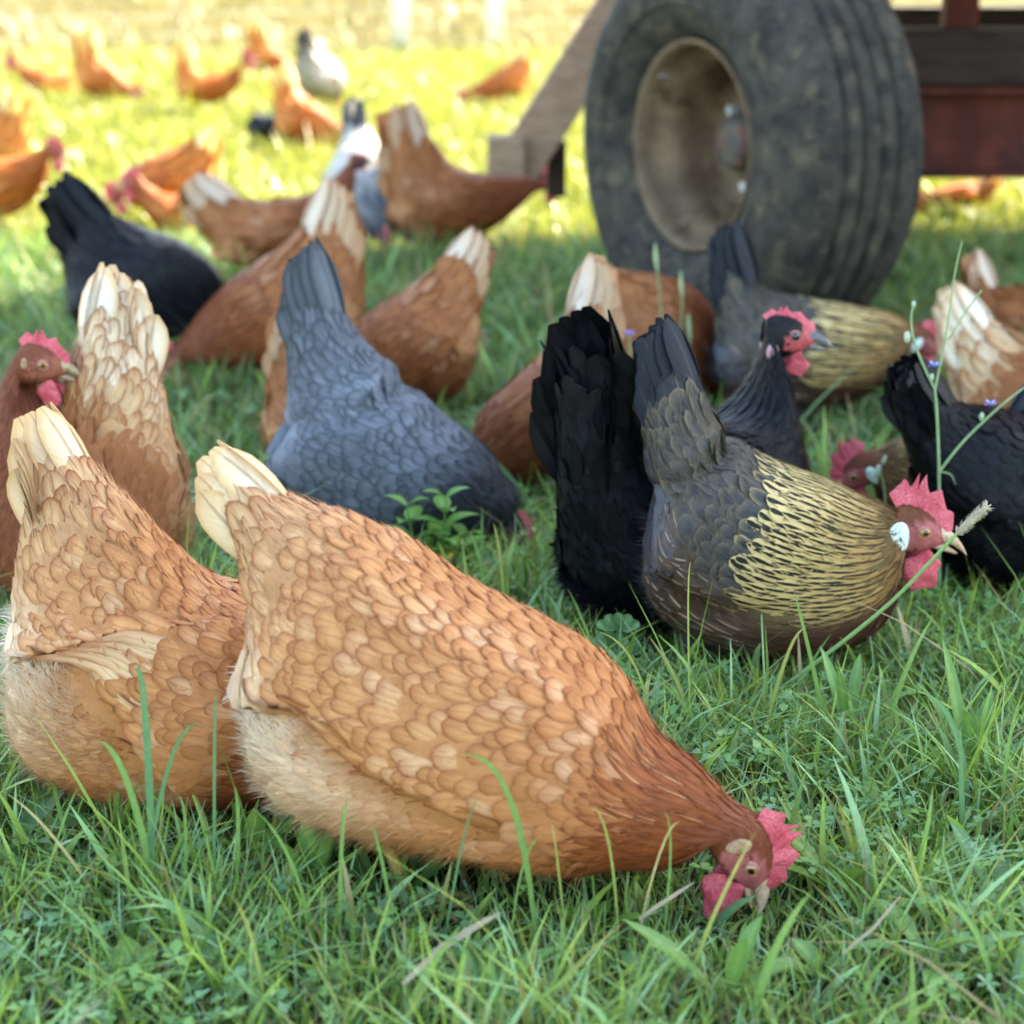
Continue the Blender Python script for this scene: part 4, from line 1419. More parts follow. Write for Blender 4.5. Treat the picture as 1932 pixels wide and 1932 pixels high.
make_hen('lone orange hen far off near the fence posts', 'orange', (930, 198), 182,
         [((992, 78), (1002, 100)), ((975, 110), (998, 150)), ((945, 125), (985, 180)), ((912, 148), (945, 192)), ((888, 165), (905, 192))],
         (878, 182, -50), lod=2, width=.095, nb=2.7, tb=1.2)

# ------------------------------------------------------------------ wagon with its wheel
wag_o = np.array([2.2, 5.0, 0.0])
wagon = empty('wagon', Vector(wag_o))
tag(wagon, 'old farm wagon with weathered rubber tyre, rusty red beam and coop above', 'wagon')


def L_(p):
    return Vector(np.asarray(p, float) - wag_o)


def make_wheel(center, nvec, parent):
    """wheel whose outer face looks along nvec; axial coordinate grows inwards"""
    ax = Vector((-nvec[0], -nvec[1], 0)).normalized()
    xa = Vector((ax.y, -ax.x, 0))
    hold = empty('wheel', L_(center))
    hold.parent = parent
    Rr, Wd = 0.408, 0.275
    prof = [(.036, .198), (.014, .207), (-.008, .232), (-.026, .270), (-.030, .310), (-.018, .345), (.004, .374), (.028, .394)]
    rib = []
    nr = 5
    x0, x1 = .040, Wd - .040
    rw = (x1 - x0) / nr
    for i in range(nr):
        a = x0 + i * rw
        crown = lambda x: Rr - .010 * ((x - Wd / 2) / (Wd / 2)) ** 2
        rib += [(a + .001, crown(a)), (a + rw - .013, crown(a + rw - .013))]
        if i < nr - 1:
            rib += [(a + rw - .010, crown(a) - .018), (a + rw - .001, crown(a) - .018)]
    prof = prof + rib + [(Wd - a, r) for a, r in prof[::-1]]
    pl = Poly()
    pl.lathe(prof, 96, (0, 0, 0), ax, xa, rfun=lambda q, a, r: .0016 * math.sin(q * 5 + a * 9) if r > .25 else 0)
    pl.build('tyre', M_TYRE, hold, True)
    # sidewall bead ring moulded into the rubber
    pl = Poly()
    pl.lathe([(-.0225, .262), (-.0275, .265), (-.0290, .272), (-.0265, .275)], 72, (0, 0, 0), ax, xa)
    pl.build('sidewall_ring', M_TYRE, hold, True)
    pl = Poly()
    pl.lathe([(.020, .199), (.012, .202), (.010, .196), (.016, .189), (.040, .184), (.062, .176), (.070, .160), (.110, .154), (.165, .153), (.185, .148), (.192, .132),
              (.188, .115), (.176, .100), (.172, .080), (.178, .050)], 72, (0, 0, 0), ax, xa)
    pl.build('rim', M_RIM, hold, True)
    pl = Poly()
    pl.lathe([(.190, .080), (.168, .074), (.160, .060), (.134, .055), (.112, .051), (.102, .043), (.097, .030), (.096, .0)], 32, (0, 0, 0), ax, xa)
    pl.build('hub', M_HUB, hold, True)
    az = xa.cross(ax)
    for i in range(6):
        q = 2 * PI * i / 6 + .35
        c = ax * .170 + xa * (.088 * math.cos(q)) + az * (.088 * math.sin(q))
        pl = Poly()
        pl.tube([c, c - ax * .022], .0105, 6)
        pl.build('lug_nut', M_NUT, hold)
    pl = Poly()
    c = ax * .060 + xa * (.182 * math.cos(2.4)) + az * (.182 * math.sin(2.4))
    pl.tube([c, c - ax * .03 - xa * .004], .004, 6)
    pl.build('valve', M_NUT, hold)
    return hold


wn_ = (-.875, -.485)
wc = at_depth(1290, 322, 3.95)
wc[2] = 0.392
wheel = make_wheel(wc, wn_, wagon)
for (x, y) in ((4.7, 4.15), (4.7, 5.85)):
    w2 = wheel.copy()
    COL.objects.link(w2)
    w2.location = L_((x, y, .392))
    w2.rotation_euler = (0, 0, math.radians(29 if y < 5 else 209))
    for ch in wheel.children:
        c2 = ch.copy()
        COL.objects.link(c2)
        c2.parent = w2


def part(name, mat, c, size, rz=0, ax=None, bev=.004, smooth=False):
    pl = Poly()
    pl.box(L_(c), size, rz, ax, bev)
    return pl.build(name, mat, wagon, smooth)


# axle from the hub, beams, stake
axd = Vector((.875, .485, 0))
pl = Poly()
pl.tube([L_(wc) + axd * .20, L_(wc) + axd * .42], .035, 12)
pl.build('axle', M_HUB, wagon, True)
part('red_beam', M_RED, (2.75, 4.66, .352), (4.1, .07, .180))
part('red_beam', M_RED, (2.75, 5.80, .352), (4.1, .07, .180))
part('beam_flange', M_RED, (2.75, 4.635, .262), (4.1, .13, .014), bev=.002)
part('beam_flange', M_RED, (2.75, 4.635, .445), (4.1, .13, .014), bev=.002)
part('timber_bolster', M_DARKWOOD, (2.80, 4.68, .514), (4.2, .12, .120))
part('timber_bolster', M_DARKWOOD, (2.80, 5.80, .514), (4.2, .12, .120))
for x in (1.0, 2.6, 4.2):
    part('stake', M_RED, (x, 4.70, .665), (.075, .06, .18))
    part('stake', M_RED, (x, 5.80, .665), (.075, .06, .18))
part('cross_member', M_DARKWOOD, (1.55, 5.24, .50), (.12, 1.0, .10))
part('cross_member', M_DARKWOOD, (4.3, 5.24, .50), (.12, 1.0, .10))
# wooden brace with its block at the left end
b0, b1 = at_depth(985, 300, 4.75), at_depth(1215, -60, 4.75)
ez = Vector(b1 - b0).normalized()
ey = Vector((0, 1, 0))
ex = ey.cross(ez).normalized()
mid = (b0 + b1) / 2
part('wooden_brace', M_WOOD, mid, (.105, .06, float(np.linalg.norm(b1 - b0)) + .05), ax=(ex, ey, ez))
bc = at_depth(955, 292, 4.72)
part('timber_block', M_WOOD, bc, (.085, .09, .085))
bc2 = at_depth(1000, 292, 4.78)
part('bracket', M_HUB, bc2 + np.array([.012, .0, 0]), (.03, .10, .10))
tb_ = at_depth(1050, 318, 4.86)
part('prop_post', M_DARKWOOD, tb_, (.045, .06, .13))
# coop body that stands above the picture and throws the shade
CX0, CX1, CY0, CY1, CZ0, CZ1 = .42, 5.4, 4.25, 5.95, .76, 3.05
part('coop_floor', M_DARKWOOD, ((CX0 + CX1) / 2, (CY0 + CY1) / 2, CZ0 + .03), (CX1 - CX0, CY1 - CY0, .06))
nb_ = 26
bw_ = (CX1 - CX0) / nb_
for i in range(nb_):
    for y in (CY0 + .012, CY1 - .012):
        part('wall_board', M_COOP, (CX0 + bw_ * (i + .5), y, (CZ0 + CZ1) / 2 + .062), (bw_ - .004, .022, CZ1 - CZ0 - .004), bev=.003)
for i in range(9):
    bw2 = (CY1 - CY0 - .06) / 9
    for x in (CX0 + .012, CX1 - .012):
        part('wall_board', M_COOP, (x, CY0 + .03 + bw2 * (i + .5), (CZ0 + CZ1) / 2 + .062), (.022, bw2 - .004, CZ1 - CZ0 - .004), bev=.003)
part('coop_roof', M_ROOF, ((CX0 + CX1) / 2, (CY0 + CY1) / 2, CZ1 + .11), (CX1 - CX0 + .2, CY1 - CY0 + .3, .05))

# ------------------------------------------------------------------ fence far off
fence = empty('netting_fence', Vector((0, 13.3, 0)))
tag(fence, 'white cord netting fence on pale posts across the far pasture', 'fence')
xs = []
p1, p2 = ground(757, 100), ground(937, 78)
for i, x in enumerate((-7.5, -5.2, -2.9, p1[0], p2[0], 1.9, 4.3, 6.6)):
    pl = Poly()
    y = p1[1] + (x - p1[0]) * (p2[1] - p1[1]) / (p2[0] - p1[0]) * .35
    pl.tube([(x, y - 13.3, 0), (x, y - 13.3, .6), (x, y - 13.3, 1.15)], [.055, .052, .05], 10)
    pl.build('post', M_POST, fence, True)
    xs.append((x, y - 13.3))
for z in (.06, .16, .27, .40, .55, .72, .9, 1.08):
    pl = Poly()
    pl.tube([(x, y - .06, z) for x, y in xs], .0022, 5)
    pl.build('cord', M_WIRE, fence, True)

# ------------------------------------------------------------------ grass
def blades(base, h, w, az, lean, curve, col, tipcol, rows=4):
    """arrays -> verts, quads, colours; a blade is a tapering strip that leans over towards az"""
    n = len(h)
    v = np.linspace(0, 1, rows) ** .9
    dx, dy = np.cos(az), np.sin(az)
    out_ = (lean[:, None] * v + curve[:, None] * v ** 2.2) * h[:, None]
    zz = h[:, None] * (v - 0.30 * np.clip(curve, 0, 2)[:, None] * v ** 2.5)
    P = np.zeros((n, rows, 3))
    P[..., 0] = base[:, 0:1] + dx[:, None] * out_
    P[..., 1] = base[:, 1:2] + dy[:, None] * out_
    P[..., 2] = base[:, 2:3] + zz
    tw = rng.random(n) * PI
    wx, wy = np.cos(tw), np.sin(tw)
    prof = np.array([.75, 1.0, .72, .06]) if rows == 4 else (np.array([.8, .9, .05]) if rows == 3 else np.interp(v, [0, .3, .7, 1], [.7, 1, .75, .05]))
    ww = w[:, None] * prof[None] * .5
    V = np.zeros((n, rows, 2, 3))
    for s, sg in ((0, -1), (1, 1)):
        V[:, :, s, 0] = P[..., 0] + sg * wx[:, None] * ww
        V[:, :, s, 1] = P[..., 1] + sg * wy[:, None] * ww
        V[:, :, s, 2] = P[..., 2] + sg * .15 * ww
    c = np.ones((n, rows, 2, 4))
    f = (v ** 1.5)[None, :, None, None]
    c[..., :3] = (col * .85)[:, None, None, :] * (1 - f) + tipcol[:, None, None, :] * f
    r = np.arange(rows - 1)
    q = np.stack([2 * r, 2 * r + 1, 2 * r + 3, 2 * r + 2], -1)
    F = (np.arange(n)[:, None, None] * rows * 2 + q[None]).reshape(-1, 4)
    return V.reshape(-1, 3), F, c.reshape(-1, 4)


def grass_colours(n, palette=False):
    k = rng.random((n, 1))
    a, b, c_ = np.array([.085, .17, .028]), np.array([.29, .41, .07]), np.array([.21, .35, .15])
    if palette == 1:  # yellower blades past the shade, sunlight put into their colour
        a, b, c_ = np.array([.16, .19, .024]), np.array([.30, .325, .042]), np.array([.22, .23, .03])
    elif palette == 2:
        a, b, c_ = np.array([.15, .125, .042]), np.array([.21, .165, .065]), np.array([.15, .155, .04])
    elif palette == 4:  # mid-ground blades darkened, deeper shade put into their colour
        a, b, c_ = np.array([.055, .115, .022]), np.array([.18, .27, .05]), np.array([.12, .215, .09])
    elif palette == 3:
        a, b, c_ = np.array([.22, .18, .10]), np.array([.36, .31, .19]), np.array([.20, .14, .08])
    col = a * (1 - k) + b * k
    col = np.where(rng.random((n, 1)) < .3, c_ * (.8 + .5 * k), col)
    dry = rng.random((n, 1)) < .06
    col = np.where(dry, np.array([.26, .20, .09]) * (.7 + .5 * k), col)
    tip = col * (1.05 + .35 * rng.random((n, 1)))
    yel = rng.random((n, 1)) < .10
    tip = np.where(yel, np.array([.30, .24, .07]), tip)
    return col, tip


def hidden_by_hen(x, y):
    m = np.zeros(len(x), bool)
    for O, f, hl, cx in FOOT:
        rx, ry = x - O[0] - f[0] * cx, y - O[1] - f[1] * cx
        a = rx * f[0] + ry * f[1]
        b = -rx * f[1] + ry * f[0]
        m |= (a / max(hl, .06)) ** 2 + (b / .075) ** 2 < 1
    return m


def scatter(n, y0, y1, margin=.25, power=1.0):
    """uniform over the trapezium that the camera sees, with a margin"""
    y = np.sqrt(rng.random(n) * (y1 ** 2 - y0 ** 2) + y0 ** 2)
    x = (rng.random(n) - .5) * 2 * (.262 * y + margin)
    return x, y


def clump(x, y, s):
    return .5 + .25 * np.sin(x * s + 1.7 * np.sin(y * s * .8)) + .25 * np.sin(y * s * 1.3 + 2 * np.sin(x * s * .7 + 2))


CLEAR = []
for px, py, qr, qh in ((1440, 1745, .075, .022), (1420, 1800, .06, .030), (1380, 1720, .05, .025), (1300, 1680, .05, .04), (1325, 1740, .055, .035), (1365, 1790, .05, .035), (1500, 1760, .04, .04), (1390, 1860, .11, .045), (1330, 1800, .06, .04)):
    _g = ground(px, py)
    CLEAR.append((_g[0], _g[1], qr, qh))


def grass_patch(name, n, y0, y1, h0, h1, w0, w1, rows, margin=.25, long_share=0.0, lean=.5, palette=0, curl=.95):
    x, y = scatter(n, y0, y1, margin)
    g = clump(x, y, 14)
    h = (h0 + (h1 - h0) * rng.random(n) ** 1.6) * (.55 + .75 * g)
    lg = rng.random(n) < long_share
    h = np.where(lg, h * 1.9, h)
    for (qx, qy, qr, qh) in CLEAR:
        h = np.where((x - qx) ** 2 + (y - qy) ** 2 < qr * qr, np.minimum(h, qh), h)
    ins = hidden_by_hen(x, y)
    h = np.where(ins, np.minimum(h, .035), h)
    keep = ~(ins & (rng.random(n) < .6))
    x, y, h = x[keep], y[keep], h[keep]
    n = len(x)
    w = w0 + (w1 - w0) * rng.random(n) ** 2
    col, tip = grass_colours(n, palette)
    V, F, c = blades(np.stack([x, y, gz(x, y) - .004], -1), h, w, rng.random(n) * 2 * PI, lean * rng.random(n), rng.random(n) ** 1.5 * curl, col, tip, rows)
    return tag(new_mesh(name, V, F, 4, M_GRASS, None, {'ca': c}), 'short mixed green grass covering the pasture', 'grass', kind='stuff')


grass_patch('grass', 66000, 1.15, 2.7, .020, .090, .0014, .0046, 4, .25, .03, .75)
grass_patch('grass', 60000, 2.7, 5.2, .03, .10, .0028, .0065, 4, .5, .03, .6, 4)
grass_patch('grass', 100000, 5.2, 12.5, .03, .10, .006, .014, 3, 1.1, .02, .6, 1)
grass_patch('grass', 24000, 12.5, 22, .05, .22, .010, .022, 3, 1.8, .05, .5, 2)
grass_patch('dry_grass', 5200, 1.15, 3.2, .015, .055, .0009, .0024, 4, .15, .02, 1.6, 3)
# broader, longer blades that stand out of the turf
grass_patch('long_grass', 4400, 1.15, 2.9, .045, .115, .0040, .0100, 6, .2, 0, .65, 0, .8)
grass_patch('long_grass', 450, 1.5, 2.6, .06, .11, .0065, .0130, 6, .15, 0, .5, 0, .6)
grass_patch('long_grass', 2200, 2.9, 5.0, .05, .12, .005, .010, 5, .2, .05, .7)


# ------------------------------------------------------------------ plants
def leaf_mesh(P0, d, up, L, W, shape, fold=.25, droop=.3, col=(.1, .2, .05), rib=1.25, serr=0.0, nseg=8):
    """one leaf blade: a folded, drooping strip; returns verts, quads, colours"""
    d, up = norm(np.asarray(d, float)), np.asarray(up, float)
    side = norm(np.cross(d, up))
    up = norm(np.cross(side, d))
    v = np.linspace(0, 1, nseg + 1)
    wv = np.interp(v, np.linspace(0, 1, len(shape)), shape) * W * .5
    if serr:
        wv = wv * (1 - serr * (np.arange(nseg + 1) % 2))
    cl = np.asarray(P0) + d * (L * v)[:, None] - np.array([0, 0, 1.0]) * (droop * L * v ** 2)[:, None]
    us = np.array([-1, -.5, 0, .5, 1.0])
    V = cl[:, None] + side * (us[None, :, None] * wv[:, None, None]) + up * (np.abs(us)[None, :, None] * wv[:, None, None] * fold)
    nC = len(us)
    r, c = np.meshgrid(np.arange(nseg), np.arange(nC - 1), indexing='ij')
    F = np.stack([r * nC + c, r * nC + c + 1, (r + 1) * nC + c + 1, (r + 1) * nC + c], -1).reshape(-1, 4)
    cc = np.ones((nseg + 1, nC, 4))
    cc[..., :3] = np.array(col) * (0.9 + .2 * rng.random())
    cc[:, 2, :3] *= rib
    return V.reshape(-1, 3), F, cc.reshape(-1, 4)


OVATE = [.25, .75, 1, .95, .75, .4, .05]
LANCE = [.25, .45, .75, 1, .95, .6, .05]


def add_leaf(parent, o, *a, **k):
    V, F, c = leaf_mesh(*a, **k)
    return new_mesh('leaf', V, F, 4, M_LEAF, parent, {'ca': c})


def stem_tube(parent, pts, rad, col, name='stem', nn=6):
    """smooth tube through points (relative to the parent)"""
    pts = np.asarray(pts, float)
    t = np.linspace(0, len(pts) - 1, 4 * (len(pts) - 1) + 1)
    P = np.stack([np.interp(t, np.arange(len(pts)), pts[:, k]) for k in range(3)], -1)
    for _ in range(3):
        P[1:-1] = (P[:-2] + 2 * P[1:-1] + P[2:]) / 4
    r = np.interp(t, np.arange(len(pts)), rad) if hasattr(rad, '__len__') else np.full(len(t), rad)
    V, F = [], []
    for i in range(len(P)):
        T = norm(P[min(i + 1, len(P) - 1)] - P[max(i - 1, 0)])
        a = np.array([0, 0, 1.]) if abs(T[2]) < .9 else np.array([1., 0, 0])
        u = norm(np.cross(T, a))
        w = np.cross(T, u)
        for k in range(nn):
            q = 2 * PI * k / nn
            V.append(P[i] + r[i] * (u * math.cos(q) + w * math.sin(q)))
    for i in range(len(P) - 1):
        for k in range(nn):
            F.append([i * nn + k, i * nn + (k + 1) % nn, (i + 1) * nn + (k + 1) % nn, (i + 1) * nn + k])
    c = np.ones((len(V), 4))
    c[:, :3] = np.array(col)
    return new_mesh(name, np.array(V), np.array(F), 4, M_STEM, parent, {'ca': c})


def rosette(label, gp, n, L, W, col, upness=.7, shape=LANCE, group='broad-leaved plants in the turf', serr=0, az0=0.0, droop=.35, nseg=8):
    o = ground(*gp)
    root = tag(empty('broad_leaf_plant', Vector(o)), label, 'plant', group)
    for i in range(n):
        a = az0 + 2 * PI * i / n + rng.normal(0, .3)
        el = upness * (.7 + .6 * rng.random())
        d = (math.cos(a) * math.cos(el), math.sin(a) * math.cos(el), math.sin(el))
        k = .75 + .45 * rng.random()
        add_leaf(root, o, np.array([0.004 * math.cos(a), .004 * math.sin(a), 0]), d, (0, 0, 1), L * k, W * k, shape, .3, droop * (.5 + rng.random()), col, serr=serr, nseg=nseg)
    return root


rosette('upright pale green plantain leaves in front of the front hen\'s belly', (590, 1700), 7, .115, .019, (.14, .26, .06), 1.15, az0=.5)
rosette('broad plantain leaves standing under the rear of the front hen', (485, 1650), 5, .10, .020, (.17, .30, .055), 1.2, az0=1.2)
rosette('long-leaved plantain in the turf below the front hen\'s breast', (735, 1720), 6, .10, .017, (.08, .17, .045), 1.0)
rosette('dark broad leaves in the turf at the left edge below the left hen', (15, 1620), 6, .12, .030, (.055, .13, .035), .6)
rosette('low broad rosette near the bottom edge left of the straw', (420, 1870), 6, .075, .020, (.11, .22, .08), .7)
rosette('notched dandelion leaves on the ground right of the front hen\'s comb', (1590, 1690), 5, .095, .024, (.13, .22, .04), .75, serr=.30, nseg=14)
rosette('broad grassy leaves near the bottom edge under the pecking beak', (1370, 1900), 6, .10, .016, (.13, .25, .06), 1.0)
rosette('tall lance leaves in the deep grass at the right edge', (1830, 1480), 8, .15, .015, (.11, .22, .05), 1.15)
rosette('lance-leaved plant in the grass under the golden-necked hen\'s breast', (1600, 1400), 6, .12, .012, (.13, .25, .06), 1.1)
rosette('small lance-leaved plant near the bottom right corner', (1760, 1830), 6, .09, .016, (.15, .28, .08), .8)

for i, (px, py, lab) in enumerate(((95, 1700, 'low leafy weed below the fluffy rear of the left hen'), (250, 1880, 'low leafy weed near the bottom left corner'),
                                   (640, 1790, 'low leafy weed left of the flat pale straw'), (905, 1890, 'low leafy weed just right of the flat pale straw'),
                                   (1110, 1765, 'low leafy weed left of the front hen\'s wattles'), (1230, 1880, 'low leafy weed at the bottom edge below the front hen\'s face'),
                                   (1560, 1850, 'low leafy weed right of the pecking beak near the bottom edge'), (1660, 1560, 'low leafy weed midway between the two red-combed heads at the right'),
                                   (1880, 1700, 'low leafy weed at the right edge below the tall lance leaves'))):
    rosette(lab, (px, py), int(rng.integers(5, 8)), .05 + .03 * rng.random(), .014 + .010 * rng.random(), [(.12, .24, .06), (.16, .28, .05), (.10, .21, .08)][i % 3], .75,
            [LANCE, OVATE][i % 2], 'low weeds in the foreground', serr=.22 if i % 4 == 0 else 0, nseg=10)

# leafy herb with a yellow bud in front of the slate hen
o = ground(820, 1105)
herb = tag(empty('leafy_herb', Vector(o)), 'leafy green herb with a yellow bud between the slate hen and the front hen', 'plant')
for j, (sx_, hgt, npair) in enumerate(((.012, .115, 5), (-.026, .105, 4), (.030, .065, 3))):
    top = np.array([sx_ * 1.3, -.004 * j, hgt])
    stem_tube(herb, [(sx_ * .4, 0, 0), (sx_, .003, hgt * .55), tuple(top)], [.0022, .0018, .001], (.12, .22, .06))
    for i in range(npair):
        z = hgt * (.35 + .65 * i / (npair - 1))
        for sgn in (0, PI):
            a = sgn + i * PI / 2 + j + .3
            k = 1 - .45 * i / (npair - 1)
            add_leaf(herb, o, np.array([sx_ * (.7 + .6 * z / hgt), 0, z]), (math.cos(a), math.sin(a), .55 + .35 * i / npair), (0, 0, 1), .074 * k, .034 * k, OVATE, .3, .35, (.13, .27, .05))
V, F, Lt = sphere_parts(np.array([.020, -.03, .045]), np.array([1., 0, 0]), np.array([0, 1., 0]), np.array([.3, 0, .95]), np.array([.004, .004, .009]), 8, 6)
c = np.ones((len(V), 4))
c[:, :3] = np.where((Lt < 1.5)[:, None], np.array([.75, .38, .02]), np.array([.35, .40, .2]))
new_mesh('flower_bud', V, F, 4, M_LEAF, herb, {'ca': c})
stem_tube(herb, [(.012, -.02, 0), (.018, -.028, .02), (.020, -.03, .04)], .0012, (.15, .25, .08))

# wild geranium by the golden hen
for gp, lab, tops in (((1290, 1262), 'small plant with lobed leaves against the golden-necked hen\'s flank', ((1288, 1135, .034), (1318, 1150, .024), (1262, 1150, .022))),
                      ((1165, 1275), 'pale plant with ragged leaves under the black hen', ((1165, 1185, .030), (1150, 1215, .026), (1185, 1230, .022)))):
    o = ground(*gp)
    gr = tag(empty('lobed_leaf_plant', Vector(o)), lab, 'plant')
    for px, py, sz in tops:
        t = at_depth(px, py, o[1] - .01) - o
        stem_tube(gr, [(0, 0, 0), (t[0] * .5, t[1] * .5, t[2] * .6), tuple(t)], .0011, (.16, .27, .10))
        for a in (-1.1, -.55, 0, .55, 1.1):
            add_leaf(gr, o, t, (math.sin(a), -.5, math.cos(a) * .8 + .1), (0, -1, .6), sz, sz * .55, [.2, .5, .9, 1, .7, .75, .3], .15, .1, (.14, .27, .11))

# plantain seed stalk leaning across the golden hen
o = ground(1425, 1335)
st_ = tag(empty('seed_stalk', Vector(o)), 'long leaning seed stalk crossing in front of the golden-necked hen', 'plant')
pts = [(0, 0, 0)] + [tuple(at_depth(px, py, o[1] - dy) - o) for px, py, dy in ((1560, 1235, .01), (1680, 1140, .02), (1760, 1055, .03), (1812, 1000, .03))]
stem_tube(st_, pts, [.0024, .0024, .0022, .002, .0018], (.20, .33, .11))
hd_ = [tuple(at_depth(px, py, o[1] - .03) - o) for px, py in ((1806, 1006), (1822, 992), (1845, 972), (1864, 954))]
sp_ = stem_tube(st_, hd_, [.0028, .0046, .0048, .0020], (.38, .33, .22), 'seed_head', 8)
V, F = [], []
for i in range(170):
    t = rng.random()
    c0 = np.array(hd_[0]) * (1 - t) + np.array(hd_[3]) * t
    ax_ = norm(np.array(hd_[3]) - np.array(hd_[0]))
    q = norm(np.cross(ax_, rng.normal(0, 1, 3)))
    p0, p1 = c0 + q * .0036, c0 + q * .0072 + ax_ * .0035
    w_ = np.cross(ax_, q) * .0011
    b_ = len(V)
    V += [p0 - w_, p0 + w_, p1 + w_ * .6, p1 - w_ * .6]
    F.append([b_, b_ + 1, b_ + 2, b_ + 3])
c = np.ones((len(V), 4))
c[:, :3] = np.array([.50, .44, .33])
new_mesh('seed', np.array(V), np.array(F), 4, M_STEM, sp_, {'ca': c})['kind'] = 'stuff'


def flower(parent, P, n, L, col):
    for i in range(n):
        a = 2 * PI * i / n
        V, F, c = leaf_mesh(P, (math.cos(a), math.sin(a) * .6 - .3, .7 + .3 * math.sin(a * 3)), (0, 0, 1), L, L * .5, OVATE, .2, .2, col, nseg=3)
        new_mesh('petal', V, F, 4, M_LEAF, parent, {'ca': c})


o = ground(1772, 1165)
ch = tag(empty('flowering_stem', Vector(o)), 'branching wild stem with tiny blue flowers at the right, before the black hen', 'plant')
at = lambda px, py, dy=0.0: tuple(at_depth(px, py, o[1] + dy) - o)
SG = (.24, .34, .16)
stem_tube(ch, [(0, 0, 0), at(1772, 1000), at(1772, 890), at(1768, 780), at(1764, 735)], [.0024, .0022, .0020, .0018, .0016], SG)
stem_tube(ch, [at(1764, 735), at(1742, 690), at(1722, 640), at(1718, 595), at(1725, 573)], [.0016, .0015, .0014, .0013, .001], SG)
stem_tube(ch, [at(1764, 735), at(1778, 670), at(1790, 600), at(1800, 520), at(1815, 455)], [.0015, .0013, .0011, .001, .0008], SG)
stem_tube(ch, [at(1772, 890), at(1810, 840), at(1850, 800), at(1900, 755), at(1945, 722)], [.0018, .0017, .0015, .0013, .001], SG)
stem_tube(ch, [at(1790, 640), at(1820, 590), at(1852, 548)], [.0012, .001, .0012], SG)
stem_tube(ch, [at(1772, 890), at(1795, 893), at(1803, 915)], [.0012, .001, .0006], SG)
for px, py in ((1762, 692), (1868, 765)):
    flower(ch, np.array(at(px, py, -.004)), 7, .011, (.30, .34, .72))
for px, py, sz in ((1712, 636, .0060), (1758, 712, .004), (1852, 786, .0045), (1724, 574, .0035)):
    V, F, Lt = sphere_parts(np.array(at(px, py)), np.array([1., 0, 0]), np.array([0, 1., 0]), np.array([0, 0, 1.]), np.array([.7, .7, 1.2]) * sz, 8, 6)
    c = np.ones((len(V), 4))
    c[:, :3] = np.array([.42, .52, .36])
    new_mesh('bud', V, F, 4, M_LEAF, ch, {'ca': c})
o = ground(1665, 1110)
sb = tag(empty('budding_stem', Vector(o)), 'short pale budding stem in front of the left-facing golden hen', 'plant')
stem_tube(sb, [(0, 0, 0), at(1672, 960), at(1668, 915), at(1660, 885)], .0014, SG)
for px, py, sz in ((1656, 890, .0075), (1668, 868, .005)):
    V, F, Lt = sphere_parts(np.array(at(px, py)), np.array([1., 0, 0]), np.array([0, 1., 0]), np.array([.2, 0, 1.]), np.array([.6, .6, 1.3]) * sz, 8, 6)
    c = np.ones((len(V), 4))
    c[:, :3] = np.array([.45, .55, .38])
    new_mesh('bud', V, F, 4, M_LEAF, sb, {'ca': c})
for k_, (gp, tips) in enumerate((((1275, 800), ((1240, 510), (1288, 562), (1302, 640))), ((1205, 860), ((1187, 632),)), ((1420, 790), ((1408, 640), (1380, 690))))):
    o = ground(*gp)
    tg = tag(empty('tall_weed', Vector(o)), ('tall pale weed stems with seed spikes before the chestnut hen by the wheel', 'slim weed with a single blue flower between the dark tails',
                                              'pale weed stems standing before the second golden hen')[k_], 'plant')
    for px, py in tips:
        e = at(px, py)
        stem_tube(tg, [(0, 0, 0), (e[0] * .6, 0, e[2] * .5), e], [.0022, .0018, .0016], (.22, .30, .13))
        if k_ == 1:
            flower(tg, np.array(e), 7, .012, (.25, .27, .80))
        else:
            stem_tube(tg, [e, (e[0] - .003, e[1], e[2] + .02), (e[0] - .004, e[1], e[2] + .045)], [.002, .0042, .001], (.36, .42, .22), 'seed_head')

# dry straws lying on the turf
for lab, pts, w_ in (('pale flat straw lying on the grass near the bottom centre', ((760, 1858), (835, 1790), (890, 1755), (945, 1722)), .007),
                     ('thin dry straw under the front hen\'s beak', ((1205, 1735), (1250, 1705), (1310, 1665)), .004),
                     ('thin pale straw lying behind the comb of the front hen', ((1590, 1800), (1650, 1750), (1700, 1690)), .003)):
    o = ground(*pts[0])
    P = [ground(px, py, .045 + .012 * i) - o for i, (px, py) in enumerate(pts)]
    t = np.linspace(0, len(P) - 1, 13)
    P = np.stack([np.interp(t, np.arange(len(P)), np.array(P)[:, k]) for k in range(3)], -1)
    sd_ = norm(np.cross(norm(P[-1] - P[0]), np.array([0, -.5, 1.0])))
    ww_ = np.interp(np.linspace(0, 1, 13), [0, .3, .8, 1], [.5, 1, .8, .2]) * w_ * .5
    us = np.array([-1, 0, 1.])
    V = P[:, None] + sd_ * (us[None, :, None] * ww_[:, None, None]) + np.array([0, 0, 1.]) * (np.abs(us)[None, :, None] * ww_[:, None, None] * .4)
    r_, c_ = np.meshgrid(np.arange(12), np.arange(2), indexing='ij')
    F = np.stack([r_ * 3 + c_, r_ * 3 + c_ + 1, (r_ + 1) * 3 + c_ + 1, (r_ + 1) * 3 + c_], -1).reshape(-1, 4)
    c = np.ones((39, 4))
    c[:, :3] = np.array([.27, .22, .14])
    ob = new_mesh('straw', V.reshape(-1, 3), F, 4, M_STEM, None, {'ca': c})
    ob.location = Vector(o)
    tag(ob, lab, 'straw', 'dry straws on the turf')

